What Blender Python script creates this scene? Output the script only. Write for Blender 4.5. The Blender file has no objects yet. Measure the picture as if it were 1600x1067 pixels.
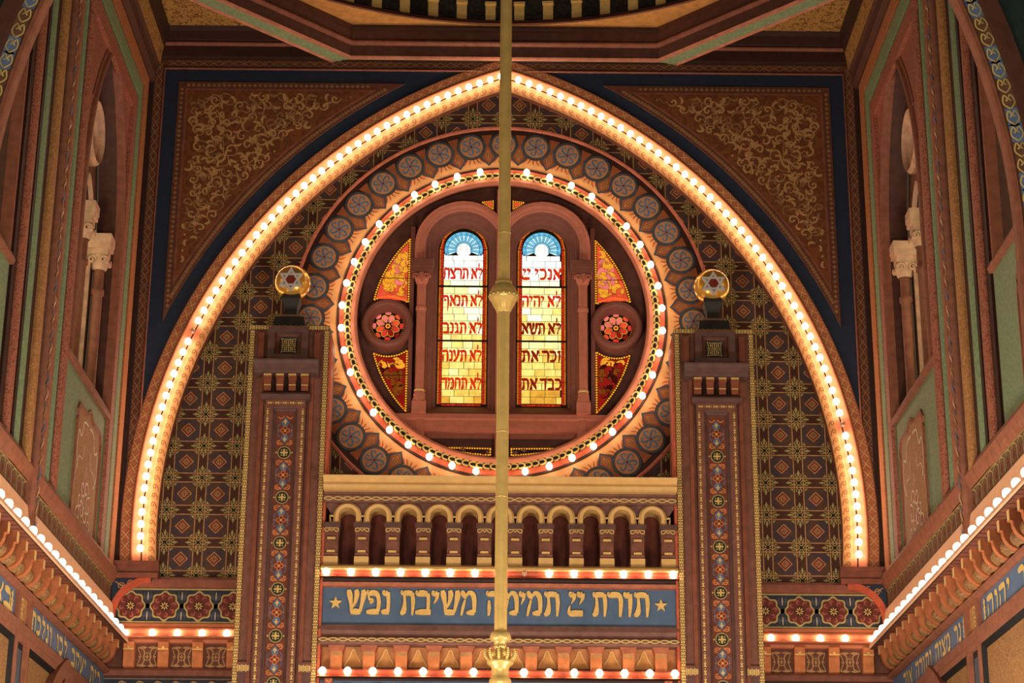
import bpy, bmesh, math, random
from mathutils import Vector, Matrix
PI = math.pi
random.seed(7)
S = bpy.context.scene
COL = S.collection

# ------------------------------------------------------------------ camera, world, lamps, exposure
PITCH, YAW, ROLL, FPX = 0.336996, 0.004055, 0.0076704, 3150.0
cf = Vector((math.sin(YAW)*math.cos(PITCH), math.cos(YAW)*math.cos(PITCH), math.sin(PITCH)))
cr = Vector((math.cos(YAW), -math.sin(YAW), 0)); cu = cr.cross(cf)
r2 = cr*math.cos(ROLL) + cu*math.sin(ROLL); u2 = -cr*math.sin(ROLL) + cu*math.cos(ROLL)
cam_d = bpy.data.cameras.new('camera'); cam = bpy.data.objects.new('camera', cam_d); COL.objects.link(cam)
cam_d.sensor_fit = 'HORIZONTAL'; cam_d.sensor_width = 36; cam_d.lens = FPX/1600*36; cam_d.clip_end = 200
M4 = Matrix((r2, u2, -cf)).transposed().to_4x4(); M4.translation = Vector((0.035, 0, 1.7)); cam.matrix_world = M4
S.camera = cam
S.view_settings.view_transform = 'Standard'; S.view_settings.look = 'None'
S.view_settings.exposure = 0.0; S.view_settings.gamma = 1.0; S.view_settings.use_curve_mapping = False
cy = S.cycles
cy.use_denoising = True; cy.max_bounces = 4; cy.diffuse_bounces = 3; cy.glossy_bounces = 3; cy.sample_clamp_indirect = 6; cy.sample_clamp_direct = 0
wd = bpy.data.worlds.new('nave_air'); S.world = wd; wd.use_nodes = True
wd.node_tree.nodes['Background'].inputs[0].default_value = (1.0, 0.72, 0.48, 1); wd.node_tree.nodes['Background'].inputs[1].default_value = 0.06
def lamp(name, loc, energy, radius, col=(1.0, 0.86, 0.70)):
    l = bpy.data.lights.new(name, 'POINT'); l.energy = energy; l.shadow_soft_size = radius; l.color = col
    o = bpy.data.objects.new(name, l); o.location = loc; COL.objects.link(o); return o
lamp('crossing_fill_lamp', (-3.0, 20.0, 3.0), 900, 0.6)  # unseen lamp pair added to fill the crossing from below
lamp('crossing_fill_lamp', (3.0, 20.0, 3.0), 900, 0.6)
lamp('nave_fill_lamp', (-3.2, 9.0, 4.0), 1500, 0.6)  # second unseen pair, added as soft fill from the nave side
lamp('nave_fill_lamp', (3.2, 9.0, 4.0), 1500, 0.6)
BULB_E = 20.0

# ------------------------------------------------------------------ materials
def lin(c):
    c = c/255.0
    return c/12.92 if c <= 0.04045 else ((c+0.055)/1.055)**2.4
MATS = {}
def mat(name, rgb, rough=0.6, metal=0.0, var=0.25, scale=9.0, bump=0.0, spec=0.3):
    if name in MATS: return MATS[name]
    m = bpy.data.materials.new(name); m.use_nodes = True; nt = m.node_tree; b = nt.nodes['Principled BSDF']
    c = [lin(x) for x in rgb]
    tc = nt.nodes.new('ShaderNodeTexCoord'); no = nt.nodes.new('ShaderNodeTexNoise'); no.inputs['Scale'].default_value = scale; no.inputs['Detail'].default_value = 4
    rp = nt.nodes.new('ShaderNodeValToRGB'); rp.color_ramp.elements[0].position = 0.3; rp.color_ramp.elements[1].position = 0.72
    rp.color_ramp.elements[0].color = (*[x*(1-var) for x in c], 1); rp.color_ramp.elements[1].color = (*[min(1, x*(1+var*0.6)) for x in c], 1)
    nt.links.new(tc.outputs['Object'], no.inputs['Vector']); nt.links.new(no.outputs['Fac'], rp.inputs['Fac']); nt.links.new(rp.outputs['Color'], b.inputs['Base Color'])
    b.inputs['Roughness'].default_value = rough; b.inputs['Metallic'].default_value = metal; b.inputs['Specular IOR Level'].default_value = spec
    if bump:
        bp = nt.nodes.new('ShaderNodeBump'); bp.inputs['Strength'].default_value = bump; bp.inputs['Distance'].default_value = 0.02
        nt.links.new(no.outputs['Fac'], bp.inputs['Height']); nt.links.new(bp.outputs['Normal'], b.inputs['Normal'])
    MATS[name] = m; return m
def damask(name, c1, c2, scale=14.0, thr=0.52, rough=0.6):
    if name in MATS: return MATS[name]
    m = mat(name, c1, rough); nt = m.node_tree; b = nt.nodes['Principled BSDF']
    tc = nt.nodes.new('ShaderNodeTexCoord'); no = nt.nodes.new('ShaderNodeTexNoise'); no.inputs['Scale'].default_value = scale; no.inputs['Detail'].default_value = 3; no.inputs['Distortion'].default_value = 2.2
    rp = nt.nodes.new('ShaderNodeValToRGB'); e = rp.color_ramp.elements
    e[0].position = thr-0.03; e[1].position = thr+0.03; e[0].color = (*[lin(x) for x in c1], 1); e[1].color = (*[lin(x) for x in c2], 1)
    nt.links.new(tc.outputs['Object'], no.inputs['Vector']); nt.links.new(no.outputs['Fac'], rp.inputs['Fac']); nt.links.new(rp.outputs['Color'], b.inputs['Base Color'])
    return m
def glow(name, rgb, strength, var=0.0, scale=8.0, rough=0.2):
    if name in MATS: return MATS[name]
    m = bpy.data.materials.new(name); m.use_nodes = True; nt = m.node_tree; b = nt.nodes['Principled BSDF']
    c = [lin(x) for x in rgb]
    b.inputs['Base Color'].default_value = (*[x*0.25 for x in c], 1); b.inputs['Roughness'].default_value = rough
    b.inputs['Emission Color'].default_value = (*c, 1); b.inputs['Emission Strength'].default_value = strength
    if var:
        tc = nt.nodes.new('ShaderNodeTexCoord'); no = nt.nodes.new('ShaderNodeTexNoise'); no.inputs['Scale'].default_value = scale; no.inputs['Detail'].default_value = 3
        rp = nt.nodes.new('ShaderNodeValToRGB'); e = rp.color_ramp.elements; e[0].position = 0.3; e[1].position = 0.7
        e[0].color = (*[x*(1-var) for x in c], 1); e[1].color = (*[min(1, x*(1+var)) for x in c], 1)
        nt.links.new(tc.outputs['Object'], no.inputs['Vector']); nt.links.new(no.outputs['Fac'], rp.inputs['Fac']); nt.links.new(rp.outputs['Color'], b.inputs['Emission Color'])
    MATS[name] = m; return m
terra = mat('terracotta_paint', (176, 104, 76)); terrad = mat('dark_terracotta_paint', (128, 74, 56)); mauve = mat('mauve_brown_paint', (124, 86, 76))
brown = mat('brown_paint', (96, 56, 40)); dbrown = mat('dark_brown_paint', (58, 32, 24)); black = mat('black_paint', (20, 17, 16))
cove_m = mat('warm_cove_paint', (196, 116, 80), var=0.08); navy = mat('navy_paint', (32, 42, 60), var=0.15); pinkm = mat('dusty_pink_paint', (178, 112, 88))
gold = mat('gilding', (236, 194, 116), 0.42, 0.2, 0.12, 20); paleg = mat('pale_gold_paint', (222, 188, 112), 0.45, 0.2, 0.12, 20); oliveg = mat('olive_gold_paint', (176, 160, 100), 0.5, 0.15, 0.2, 20)
tan = mat('tan_gold_paint', (182, 138, 88), 0.5, 0.1, 0.2, 18); tan2 = mat('dim_tan_paint', (142, 104, 70), 0.5, 0.1, 0.2, 18); cream = mat('cream_stone_paint', (218, 176, 110), 0.5, 0, 0.1)
green = mat('sage_green_paint', (124, 140, 104), 0.6, 0, 0.25, 26); ochre = damask('ochre_brocade', (150, 104, 62), (176, 124, 74), 16); frieze_blue = mat('frieze_blue_paint', (82, 104, 132), 0.5, 0, 0.12, 5)
pinkp = damask('pink_brocade', (164, 100, 76), (128, 70, 52), 22); orangep = mat('orange_paint', (206, 124, 72)); bluep = mat('blue_paint', (92, 112, 140)); slate = mat('slate_blue_paint', (70, 74, 82))
golddam = damask('gold_damask', (168, 124, 66), (110, 74, 38), 10, 0.55); goldtex = damask('gold_stippled_paint', (150, 108, 64), (112, 76, 44), 34, 0.5)
steel = mat('silver_paint', (214, 208, 204), 0.35, 0.3, 0.05); ballg = mat('polished_gold', (240, 184, 84), 0.24, 0.65, 0.08, 6); brass = mat('aged_brass', (238, 204, 122), 0.32, 0.4, 0.12, 7); redm = mat('deep_red_paint', (120, 40, 28))

# ------------------------------------------------------------------ frames (local u, v, w -> world) and mesh builder
class Fr:
    def __init__(s, o, U, V, W): s.o, s.U, s.V, s.W = Vector(o), Vector(U), Vector(V), Vector(W)
    def __call__(s, u, v, w): return s.o + s.U*u + s.V*v + s.W*w
def BK(Y): return Fr((0, Y, 0), (1, 0, 0), (0, 0, 1), (0, -1, 0))          # facing the nave
def SD(sx, X): return Fr((sx*X, 0, 0), (0, 1, 0), (0, 0, 1), (-sx, 0, 0))  # side wall, sx=-1 left, +1 right
class MB:
    def __init__(s, fr=None): s.fr = fr; s.v = []; s.f = []; s.m = []; s.sm = []; s.slots = []
    def mi(s, m):
        if m not in s.slots: s.slots.append(m)
        return s.slots.index(m)
    def raw(s, pts, faces, m, smooth=False):
        n = len(s.v); s.v += pts; k = s.mi(m)
        for f in faces: s.f.append([i+n for i in f]); s.m.append(k); s.sm.append(smooth)
    def P(s, u, v, w): return s.fr(u, v, w)
    def poly(s, pts, w, m): s.raw([s.P(u, v, w) for u, v in pts], [list(range(len(pts)))], m)
    def prism(s, pts, w0, w1, m, back=False):
        n = len(pts); P = [s.P(u, v, w1) for u, v in pts] + [s.P(u, v, w0) for u, v in pts]
        F = [list(range(n))] + [[i, (i+1) % n, (i+1) % n + n, i+n] for i in range(n)]
        if back: F.append(list(range(n, 2*n))[::-1])
        s.raw(P, F, m)
    def box(s, u0, u1, v0, v1, w0, w1, m): s.prism([(u0, v0), (u1, v0), (u1, v1), (u0, v1)], w0, w1, m, True)
    def rect(s, u0, u1, v0, v1, w, m): s.poly([(u0, v0), (u1, v0), (u1, v1), (u0, v1)], w, m)
    def disk(s, c, r, w, m, n=20, a0=0.0, ry=None): s.poly([(c[0]+r*math.cos(a0+2*PI*i/n), c[1]+(ry or r)*math.sin(a0+2*PI*i/n)) for i in range(n)], w, m)
    def annulus(s, c, ra, rb, w, m, n=64, a0=0.0, a1=2*PI):
        P = []; F = []
        for i in range(n+1):
            a = a0+(a1-a0)*i/n
            for r in (ra, rb): P.append(s.P(c[0]+r*math.cos(a), c[1]+r*math.sin(a), w))
        for i in range(n): F.append([2*i, 2*i+1, 2*i+3, 2*i+2])
        s.raw(P, F, m)
    def stroke(s, pts, ws, w, m, w0=None):
        n = len(pts)
        if not isinstance(ws, (list, tuple)): ws = [ws]*n
        L, R = [], []
        for i in range(n):
            a, b = pts[max(0, i-1)], pts[min(n-1, i+1)]; dx, dy = b[0]-a[0], b[1]-a[1]; l = math.hypot(dx, dy) or 1
            nx, ny = -dy/l*ws[i]/2, dx/l*ws[i]/2; L.append((pts[i][0]+nx, pts[i][1]+ny)); R.append((pts[i][0]-nx, pts[i][1]-ny))
        P = [s.P(*p, w) for p in L]+[s.P(*p, w) for p in R]; F = [[i, i+1, n+i+1, n+i] for i in range(n-1)]
        if w0 is not None:
            P += [s.P(*p, w0) for p in L]+[s.P(*p, w0) for p in R]
            F += [[i, 2*n+i, 2*n+i+1, i+1] for i in range(n-1)]+[[n+i, n+i+1, 3*n+i+1, 3*n+i] for i in range(n-1)]+[[0, n, 3*n, 2*n], [n-1, 3*n-1, 4*n-1, 2*n-1]]
        s.raw(P, F, m)
    def loft(s, paths, m, smooth=False, closed=False):
        n = len(paths[0]); P = [p for q in paths for p in q]; F = []; k = n if closed else n-1
        for j in range(len(paths)-1):
            for i in range(k): F.append([j*n+i, j*n+(i+1) % n, (j+1)*n+(i+1) % n, (j+1)*n+i])
        s.raw(P, F, m, smooth)
    def run(s, prof, u0, u1, m, smooth=False, vertical=False, caps=True):   # straight moulding, prof = [(v,w)] (or [(u,w)] when vertical)
        if vertical: A = [s.P(a, u0, w) for a, w in prof]; B = [s.P(a, u1, w) for a, w in prof]
        else: A = [s.P(u0, a, w) for a, w in prof]; B = [s.P(u1, a, w) for a, w in prof]
        s.loft([A, B], m, smooth)
        if caps: s.raw(A, [list(range(len(A)))], m); s.raw(B, [list(range(len(B)))], m)
    def lathe(s, c, prof, m, n=20, smooth=True, a0=0.0, a1=2*PI):           # about world z at c=(x,y)
        full = abs(a1-a0-2*PI) < 1e-6; k = n if full else n+1
        s.loft([[Vector((c[0]+r*math.cos(a0+(a1-a0)*i/n), c[1]+r*math.sin(a0+(a1-a0)*i/n), z)) for i in range(k)] for r, z in prof], m, smooth, full)
    def ball(s, c, r, m, n=16, k=10, sz=1.0):
        s.lathe((c[0], c[1]), [(max(1e-4, r*math.sin(PI*j/k)), c[2]-r*sz*math.cos(PI*j/k)) for j in range(k+1)], m, n)
    def build(s, name, parent=None, loc=None):
        base = Vector(parent['_o']) if parent is not None else (Vector(loc) if loc is not None else sum(s.v, Vector())/max(1, len(s.v)))
        me = bpy.data.meshes.new(name); me.from_pydata([tuple(p-base) for p in s.v], [], s.f)
        for m in s.slots: me.materials.append(m)
        me.polygons.foreach_set('material_index', s.m); me.polygons.foreach_set('use_smooth', s.sm); me.update()
        o = bpy.data.objects.new(name, me); COL.objects.link(o)
        if parent is not None: o.parent = parent
        else: o.location = base
        o['_o'] = tuple(base); return o
def thing(name, label, cat, loc, group=None):
    o = bpy.data.objects.new(name, None); COL.objects.link(o); o.location = loc; o['_o'] = tuple(loc); o.empty_display_size = 0.1
    o['label'] = label; o['category'] = cat; o['kind'] = 'thing'
    if group: o['group'] = group
    return o
def tag(o, label, cat, group=None):
    o['label'] = label; o['category'] = cat; o['kind'] = 'thing'
    if group: o['group'] = group
    return o
def struct(name, loc=(0, 0, 0)):
    o = bpy.data.objects.new(name, None); COL.objects.link(o); o.location = loc; o['_o'] = tuple(loc); o['kind'] = 'structure'; return o
def kst(o): o['kind'] = 'structure'; return o
def nth(n): return '%d%s' % (n, 'th' if 10 <= n % 100 <= 20 else {1: 'st', 2: 'nd', 3: 'rd'}.get(n % 10, 'th'))
SIDE = {-1: 'left', 1: 'right'}
def spl(pts, n=4):                                     # smooth polyline through points
    o = []
    for i in range(len(pts)-1):
        p0, p1, p2, p3 = pts[max(0, i-1)], pts[i], pts[i+1], pts[min(len(pts)-1, i+2)]
        for k in range(n):
            t = k/n
            o.append(tuple(0.5*(2*b+(c-a)*t+(2*a-5*b+4*c-d)*t*t+(3*b-a-3*c+d)*t**3) for a, b, c, d in zip(p0, p1, p2, p3)))
    o.append(tuple(pts[-1])); return o
def spiral(c, r, a, turns, sgn=1, n=22):
    return [(c[0]+r*(1-0.85*i/n)*math.cos(a+sgn*turns*2*PI*i/n), c[1]+r*(1-0.85*i/n)*math.sin(a+sgn*turns*2*PI*i/n)) for i in range(n+1)]

# ------------------------------------------------------------------ Hebrew letters as pen strokes: name -> (width, [([(x, y)...], [pen widths])])
GL = {
 'א': (.80, [([(.08, .96), (.2, .78), (.5, .42), (.72, .06)], [.12, .22, .24, .1]), ([(.74, .98), (.7, .78), (.58, .5)], [.2, .18, .06]), ([(.26, .66), (.16, .4), (.14, .12), (.0, .06)], [.05, .09, .22, .12])]),
 'ב': (.76, [([(.06, .97), (.1, .86), (.35, .86), (.56, .84)], [.06, .2, .24, .2]), ([(.58, .86), (.62, .6), (.6, .12)], [.14, .13, .12]), ([(.0, .1), (.3, .12), (.74, .12)], [.12, .22, .2])]),
 'ג': (.52, [([(.08, .96), (.14, .86), (.32, .84)], [.08, .22, .2]), ([(.34, .88), (.36, .5), (.44, .02)], [.14, .12, .16]), ([(.36, .36), (.22, .16), (.02, .06)], [.05, .16, .1])]),
 'ד': (.74, [([(.02, .97), (.06, .86), (.4, .87), (.74, .9)], [.06, .2, .22, .16]), ([(.58, .86), (.58, .4), (.56, .0)], [.15, .15, .1])]),
 'ה': (.76, [([(.03, .97), (.08, .86), (.4, .87), (.62, .86)], [.06, .2, .22, .2]), ([(.64, .9), (.66, .4), (.62, .0)], [.16, .16, .1]), ([(.12, .6), (.13, .3), (.1, .0)], [.08, .14, .08])]),
 'ו': (.40, [([(.04, .97), (.1, .86), (.26, .85)], [.08, .22, .22]), ([(.28, .9), (.3, .5), (.26, .0)], [.16, .15, .08])]),
 'ז': (.40, [([(.02, .92), (.16, .86), (.36, .9)], [.12, .24, .12]), ([(.2, .86), (.24, .5), (.16, .0)], [.12, .15, .08])]),
 'ח': (.78, [([(.06, .92), (.35, .87), (.64, .88)], [.18, .22, .2]), ([(.66, .9), (.68, .4), (.64, .0)], [.16, .16, .08]), ([(.12, .85), (.14, .4), (.08, .0)], [.1, .15, .08])]),
 'י': (.40, [([(.04, .97), (.1, .86), (.26, .85)], [.08, .22, .22]), ([(.28, .9), (.26, .68), (.1, .46)], [.16, .12, .03])]),
 'כ': (.70, [([(.04, .97), (.1, .86), (.4, .86), (.54, .78)], [.06, .2, .22, .18]), ([(.52, .82), (.62, .5), (.52, .16)], [.16, .14, .16]), ([(.54, .16), (.35, .12), (.02, .1)], [.16, .22, .14])]),
 'ל': (.66, [([(.14, 1.42), (.16, 1.2), (.1, .94)], [.05, .12, .05]), ([(.08, .96), (.14, .86), (.4, .86), (.54, .84)], [.08, .2, .22, .18]), ([(.56, .86), (.52, .6), (.3, .3), (.26, .04)], [.14, .12, .07, .14])]),
 'מ': (.84, [([(.04, .98), (.12, .84), (.26, .66)], [.1, .2, .08]), ([(.24, .72), (.42, .9), (.62, .84), (.72, .6), (.72, .12)], [.05, .16, .2, .18, .14]), ([(.74, .12), (.55, .12), (.3, .1)], [.2, .22, .1]), ([(.22, .62), (.1, .3), (.02, .0)], [.08, .12, .08])]),
 'נ': (.50, [([(.1, .97), (.16, .86), (.32, .85)], [.08, .22, .22]), ([(.34, .9), (.38, .5), (.36, .12)], [.16, .14, .14]), ([(.0, .1), (.18, .12), (.42, .12)], [.12, .22, .2])]),
 'ע': (.72, [([(.04, .97), (.1, .82), (.2, .6), (.3, .34)], [.12, .22, .12, .08]), ([(.58, .98), (.62, .8), (.5, .4), (.2, .1), (.0, .0)], [.14, .22, .16, .2, .08])]),
 'פ': (.76, [([(.05, .97), (.1, .86), (.4, .86), (.56, .8)], [.06, .2, .22, .2]), ([(.56, .84), (.66, .5), (.6, .12)], [.16, .15, .14]), ([(.0, .1), (.3, .12), (.66, .12)], [.12, .22, .2]), ([(.1, .84), (.12, .64), (.26, .56), (.2, .44)], [.1, .08, .2, .06])]),
 'ף': (.74, [([(.05, .97), (.1, .86), (.4, .86), (.56, .8)], [.06, .2, .22, .2]), ([(.56, .84), (.64, .4), (.56, -.4)], [.16, .15, .06]), ([(.1, .84), (.12, .64), (.26, .56), (.2, .44)], [.1, .08, .2, .06])]),
 'צ': (.74, [([(.06, .97), (.14, .8), (.4, .48), (.66, .14)], [.12, .22, .2, .14]), ([(.66, .98), (.64, .8), (.48, .52)], [.16, .2, .06]), ([(.0, .1), (.3, .12), (.7, .12)], [.12, .22, .2])]),
 'ק': (.76, [([(.03, .97), (.08, .86), (.4, .87), (.62, .86)], [.06, .2, .22, .2]), ([(.64, .9), (.62, .5), (.46, .2)], [.16, .14, .06]), ([(.12, .6), (.14, .1), (.1, -.4)], [.08, .14, .06])]),
 'ר': (.68, [([(.03, .97), (.08, .86), (.4, .87), (.54, .82)], [.06, .2, .22, .2]), ([(.54, .88), (.62, .6), (.58, .0)], [.14, .17, .1])]),
 'ש': (.92, [([(.06, .98), (.12, .8), (.2, .45), (.24, .12)], [.14, .22, .14, .12]), ([(.44, .98), (.5, .82), (.42, .5), (.26, .26)], [.14, .2, .12, .06]), ([(.82, .98), (.86, .8), (.78, .45), (.68, .12)], [.14, .22, .14, .12]), ([(.18, .1), (.45, .12), (.72, .1)], [.16, .24, .16])]),
 'ת': (.86, [([(.08, .97), (.14, .86), (.45, .87), (.66, .84)], [.06, .2, .22, .2]), ([(.68, .88), (.74, .5), (.7, .0)], [.15, .16, .08]), ([(.22, .84), (.26, .5), (.2, .14), (.02, .05)], [.1, .12, .22, .12])]),
 '״': (.92, [([(.1, .97), (.16, .86), (.3, .85)], [.08, .22, .22]), ([(.32, .9), (.3, .7), (.16, .5)], [.16, .12, .03]), ([(.52, .97), (.58, .86), (.74, .85)], [.08, .22, .22]), ([(.76, .9), (.74, .7), (.58, .48)], [.16, .12, .03]), ([(.1, .42), (.04, .26), (.12, .12), (.4, .12), (.76, .12)], [.04, .1, .22, .24, .22])]),
}
def glyph(mb, ch, u, v, h, sx, w, m, w0=None, flip=1, fat=1.0):
    """draws one letter with its left edge at u (flip=-1: text runs towards -u)"""
    for k, (pts, ws) in enumerate(GL[ch][1]):
        q = spl([(p[0], p[1], a) for p, a in zip(pts, ws)], 3)
        mb.stroke([(u+flip*p[0]*h*sx, v+p[1]*h) for p in q], [p[2]*h*fat*(0.5+0.5*sx) for p in q], w+k*0.0003, m, w0)
def line_width(text, sx, gap, space): return sum((GL[c][0]*sx+gap) if c != ' ' else space for c in text)-gap

# ------------------------------------------------------------------ geometry of the great arch (two circle arcs) and its wall
AC, AZ, ZF = 2.25, 8.50, 7.90
def arch_pts(R, n=40, zf=ZF, ac=AC, az=AZ):
    t0 = math.asin((zf-az)/R); t1 = math.acos(ac/R)
    L = [(ac-R*math.cos(t0+(t1-t0)*i/n), az+R*math.sin(t0+(t1-t0)*i/n)) for i in range(n+1)]
    return L+[(-x, z) for x, z in L[-2::-1]]
def arch_at(R, s, az=AZ, ac=AC):    # angle from apex downwards on the left arc
    t = math.acos(ac/R)-s/R
    return (ac-R*math.cos(t), az+R*math.sin(t)), t
def arch_band(mb, prof, m, fr=None, smooth=False):
    mb.loft([[mb.P(u, v, w) for u, v in arch_pts(R)] for R, w in prof], m, smooth)

# floor, ceiling -------------------------------------------------------------
fl = MB(BK(0)); fl.raw([Vector(p) for p in ((-7, 2, 0), (7, 2, 0), (7, 28, 0), (-7, 28, 0))], [[0, 1, 2, 3]], dbrown); kst(fl.build('floor'))

# wall_back: spandrel plate with the arch opening, tile field behind it ---------
WB = struct('wall_back', (0, 27.0, 0))
F0 = BK(27.0)
b = MB(F0)
for sx in (-1, 1):
    A = [(sx*abs(u), v) for u, v in arch_pts(7.36)[:41]]
    pts = A + [(0, 16.4), (sx*5.75, 16.4), (sx*5.75, 7.9)]
    b.prism(pts, -0.03, 0.0, navy)
    b.rect(sx*5.20, sx*5.75, 7.9, 16.2, 0.004, dbrown); b.box(-5.75, 5.75, 15.55, 16.2, -0.02, 0.01, dbrown)  # side strip coloured dark to carry the shade of the corner recess
b.build('spandrel_field', WB)
# painted bands and rolls framing each spandrel
b = MB(F0)
def lattice(mb, p0, p1, wd, w, m, m2, step):     # diamond lattice along a straight strip
    L = math.hypot(p1[0]-p0[0], p1[1]-p0[1]); n = max(1, round(L/step)); d = ((p1[0]-p0[0])/L, (p1[1]-p0[1])/L); nn = (-d[1], d[0])
    q = lambda s, t: (p0[0]+d[0]*s+nn[0]*t, p0[1]+d[1]*s+nn[1]*t)
    for i in range(n):
        s0, s1 = L*i/n, L*(i+1)/n; c = (s0+s1)/2
        mb.stroke([q(s0, -wd*.38), q(s1, wd*.38)], wd*.1, w, m); mb.stroke([q(s0, wd*.38), q(s1, -wd*.38)], wd*.1, w+.0004, m)
        mb.disk(q(c, wd*.33), wd*.09, w, m2, 4); mb.disk(q(c, -wd*.33), wd*.09, w, m2, 4)
for sx in (-1, 1):
    b.rect(sx*5.06, sx*5.19, 7.9, 15.555, 0.012, brown); lattice(b, (sx*5.125, 7.95), (sx*5.125, 15.5), .13, .014, tan2, tan2, .15)
    b.rect(0, sx*5.06, 15.44, 15.555, 0.012, brown); lattice(b, (sx*5.0, 15.4975), (sx*.05, 15.4975), .115, .014, tan2, tan2, .15)
b.build('lattice_band', WB)
b = MB(F0)
for sx in (-1, 1):
    zz = 15.43
    xt = -AC+math.sqrt(7.45**2-(zz-AZ)**2) if zz-AZ < 7.45 else 0
    prof = [(5.035, .0), (5.03, .03), (5.045, .045), (5.06, .03), (5.062, .0)]
    zj = AZ+math.sqrt(max(0, 7.46**2-(5.05+AC)**2))
    b.loft([[b.P(sx*x, 9.9 if 0 else zj-.05, w) for x, w in prof], [b.P(sx*x, 15.40+(x-5.035), w) for x, w in prof]], terrad, True)
    b.loft([[b.P(sx*x, 15.40+(x-5.035), w) for x, w in prof], [b.P(sx*max(.15, xt-.2), 15.40+(x-5.035), w) for x, w in prof]], terrad, True)
b.build('roll_moulding', WB)
def spandrel_poly(R, xs, zt, sx, n=26):
    a0 = math.acos((xs+AC)/R); a1 = math.asin((zt-AZ)/R)
    arc = [(sx*(-AC+R*math.cos(a0+(a1-a0)*i/n)), AZ+R*math.sin(a0+(a1-a0)*i/n)) for i in range(n+1)]
    return arc+[(sx*xs, zt)]
def scrollwork(mb, inside, box, w, mats, dmin=.25, seed=3, sx=1):
    rnd = random.Random(seed); pts = []; tries = 0; k = 0
    while tries < 14000:
        tries += 1; c = (rnd.uniform(box[0], box[1]), rnd.uniform(box[2], box[3]))
        if inside(c[0], c[1], .09) and all((c[0]-q[0])**2+(c[1]-q[1])**2 > dmin*dmin for q in pts): pts.append(c)
    def put(t, ws, m):
        nonlocal k
        if all(inside(p_[0], p_[1], .0) for p_ in t): k += 1; mb.stroke([(sx*x, z) for x, z in t], ws, w+k*4e-6, m); return True
        return False
    for i, c in enumerate(pts):
        r = rnd.uniform(.07, .115); a = rnd.uniform(0, 2*PI); sg = rnd.choice((-1, 1)); m = mats[i % len(mats)]
        sp = spiral(c, r, a, rnd.uniform(.8, 1.15), sg, 18); n = len(sp)
        put(sp, [.010+.018*math.sin(PI*j/(n-1))**2 for j in range(n)], m); mb.disk((sx*sp[-1][0], sp[-1][1]), .018, w+k*4e-6+2e-6, m, 8)
        nb = sorted(pts, key=lambda q: (q[0]-c[0])**2+(q[1]-c[1])**2)[1:4]
        q = nb[rnd.randrange(len(nb))]; s0 = sp[0]; dx, dz = q[0]-s0[0], q[1]-s0[1]
        t = spl([s0, (s0[0]+dx*.35-dz*.25*sg, s0[1]+dz*.35+dx*.25*sg), (s0[0]+dx*.75+dz*.1*sg, s0[1]+dz*.75-dx*.1*sg), (s0[0]+dx*.9, s0[1]+dz*.9)], 5); n = len(t)
        put(t, [.014-.008*j/n for j in range(n)], mats[(i+1) % len(mats)])
        for e in (.5, 2.3, -1.2):
            aa = a+sg*e+rnd.uniform(-.3, .3); l = rnd.uniform(.07, .12); p0 = (c[0]+r*math.cos(aa), c[1]+r*math.sin(aa)); o_ = aa+.9*sg
            p1 = (p0[0]+l*.5*math.cos(o_), p0[1]+l*.5*math.sin(o_)); p2 = (p0[0]+l*math.cos(o_-.35*sg), p0[1]+l*math.sin(o_-.35*sg)); p3 = (p2[0]+.035*math.cos(o_-1.9*sg), p2[1]+.035*math.sin(o_-1.9*sg))
            t = spl([p0, p1, p2, p3], 4); n = len(t); put(t, [.005+.034*math.sin(PI*(j/(n-1))**.85) for j in range(n)], m)
for sx in (-1, 1):
    pn = thing('scrollwork_panel', 'brown spandrel panel of tan leafy scrolls beside the pointed arch, at its %s' % SIDE[sx], 'panel', (sx*4.2, 27.0, 14.2), 'scrollwork spandrel panels')
    b = MB(F0); b.prism(spandrel_poly(7.655, 4.825, 15.19, sx), 0, .02, brown)
    # fine scale pattern on the border
    arc = [p for p in spandrel_poly(7.712, 4.77, 15.135, sx, 90)[:-1]]
    for (x, z) in arc[2:-2]: b.disk((x, z), .034, .0215, tan2, 4, random.random())
    for i in range(46): b.disk((sx*4.772, 11.65+i*.076), .03, .0215, tan2, 4)
    for i in range(36): b.disk((sx*(4.68-i*.076), 15.135), .03, .0215, tan2, 4)
    b.build('border', pn)
    b = MB(F0); sienna = damask('sienna_field', (116, 66, 34), (98, 54, 30), 5, .5); b.prism(spandrel_poly(7.775, 4.715, 15.08, sx), .02, .026, terrad)
    b.poly(spandrel_poly(7.80, 4.68, 15.05, sx), .0275, sienna); b.build('field', pn)
    b = MB(F0); ins = lambda x, z, mg: x < 4.66-mg*.6 and z < 15.03-mg*.6 and math.hypot(x+AC, z-AZ) > 7.84+mg*.6
    scrollwork(b, ins, (1.6, 4.7, 11.9, 15.05), .0285, [tan, tan2, tan, tan], .165, 5, sx); b.build('scroll_pattern', pn)

# tile field
p = .4600; ZT0 = 10.742; YT = 27.04; FT = BK(YT)
tile_base = damask('tile_glaze_brown', (72, 52, 44), (60, 46, 44), 3, .5, .45); tile_oct = damask('tile_glaze_blue_brown', (70, 56, 62), (84, 58, 46), 4, .5, .45); tile_band = mat('tile_glaze_red_brown', (76, 44, 34), .45)
b = MB(FT); n = 96
def rim(a):
    c, s_ = math.cos(a), math.sin(a); k = min(5.7/abs(c) if abs(c) > 1e-6 else 1e9, (4.9 if s_ > 0 else 4.0)/abs(s_) if abs(s_) > 1e-6 else 1e9); return k
b.loft([[b.P(2.25*math.cos(2*PI*i/n), 11.5+2.25*math.sin(2*PI*i/n), 0) for i in range(n)], [b.P(rim(2*PI*i/n)*math.cos(2*PI*i/n), 11.5+rim(2*PI*i/n)*math.sin(2*PI*i/n), 0) for i in range(n)]], tile_base, False, True)
b.build('plaster', WB)
b = MB(FT)
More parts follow.
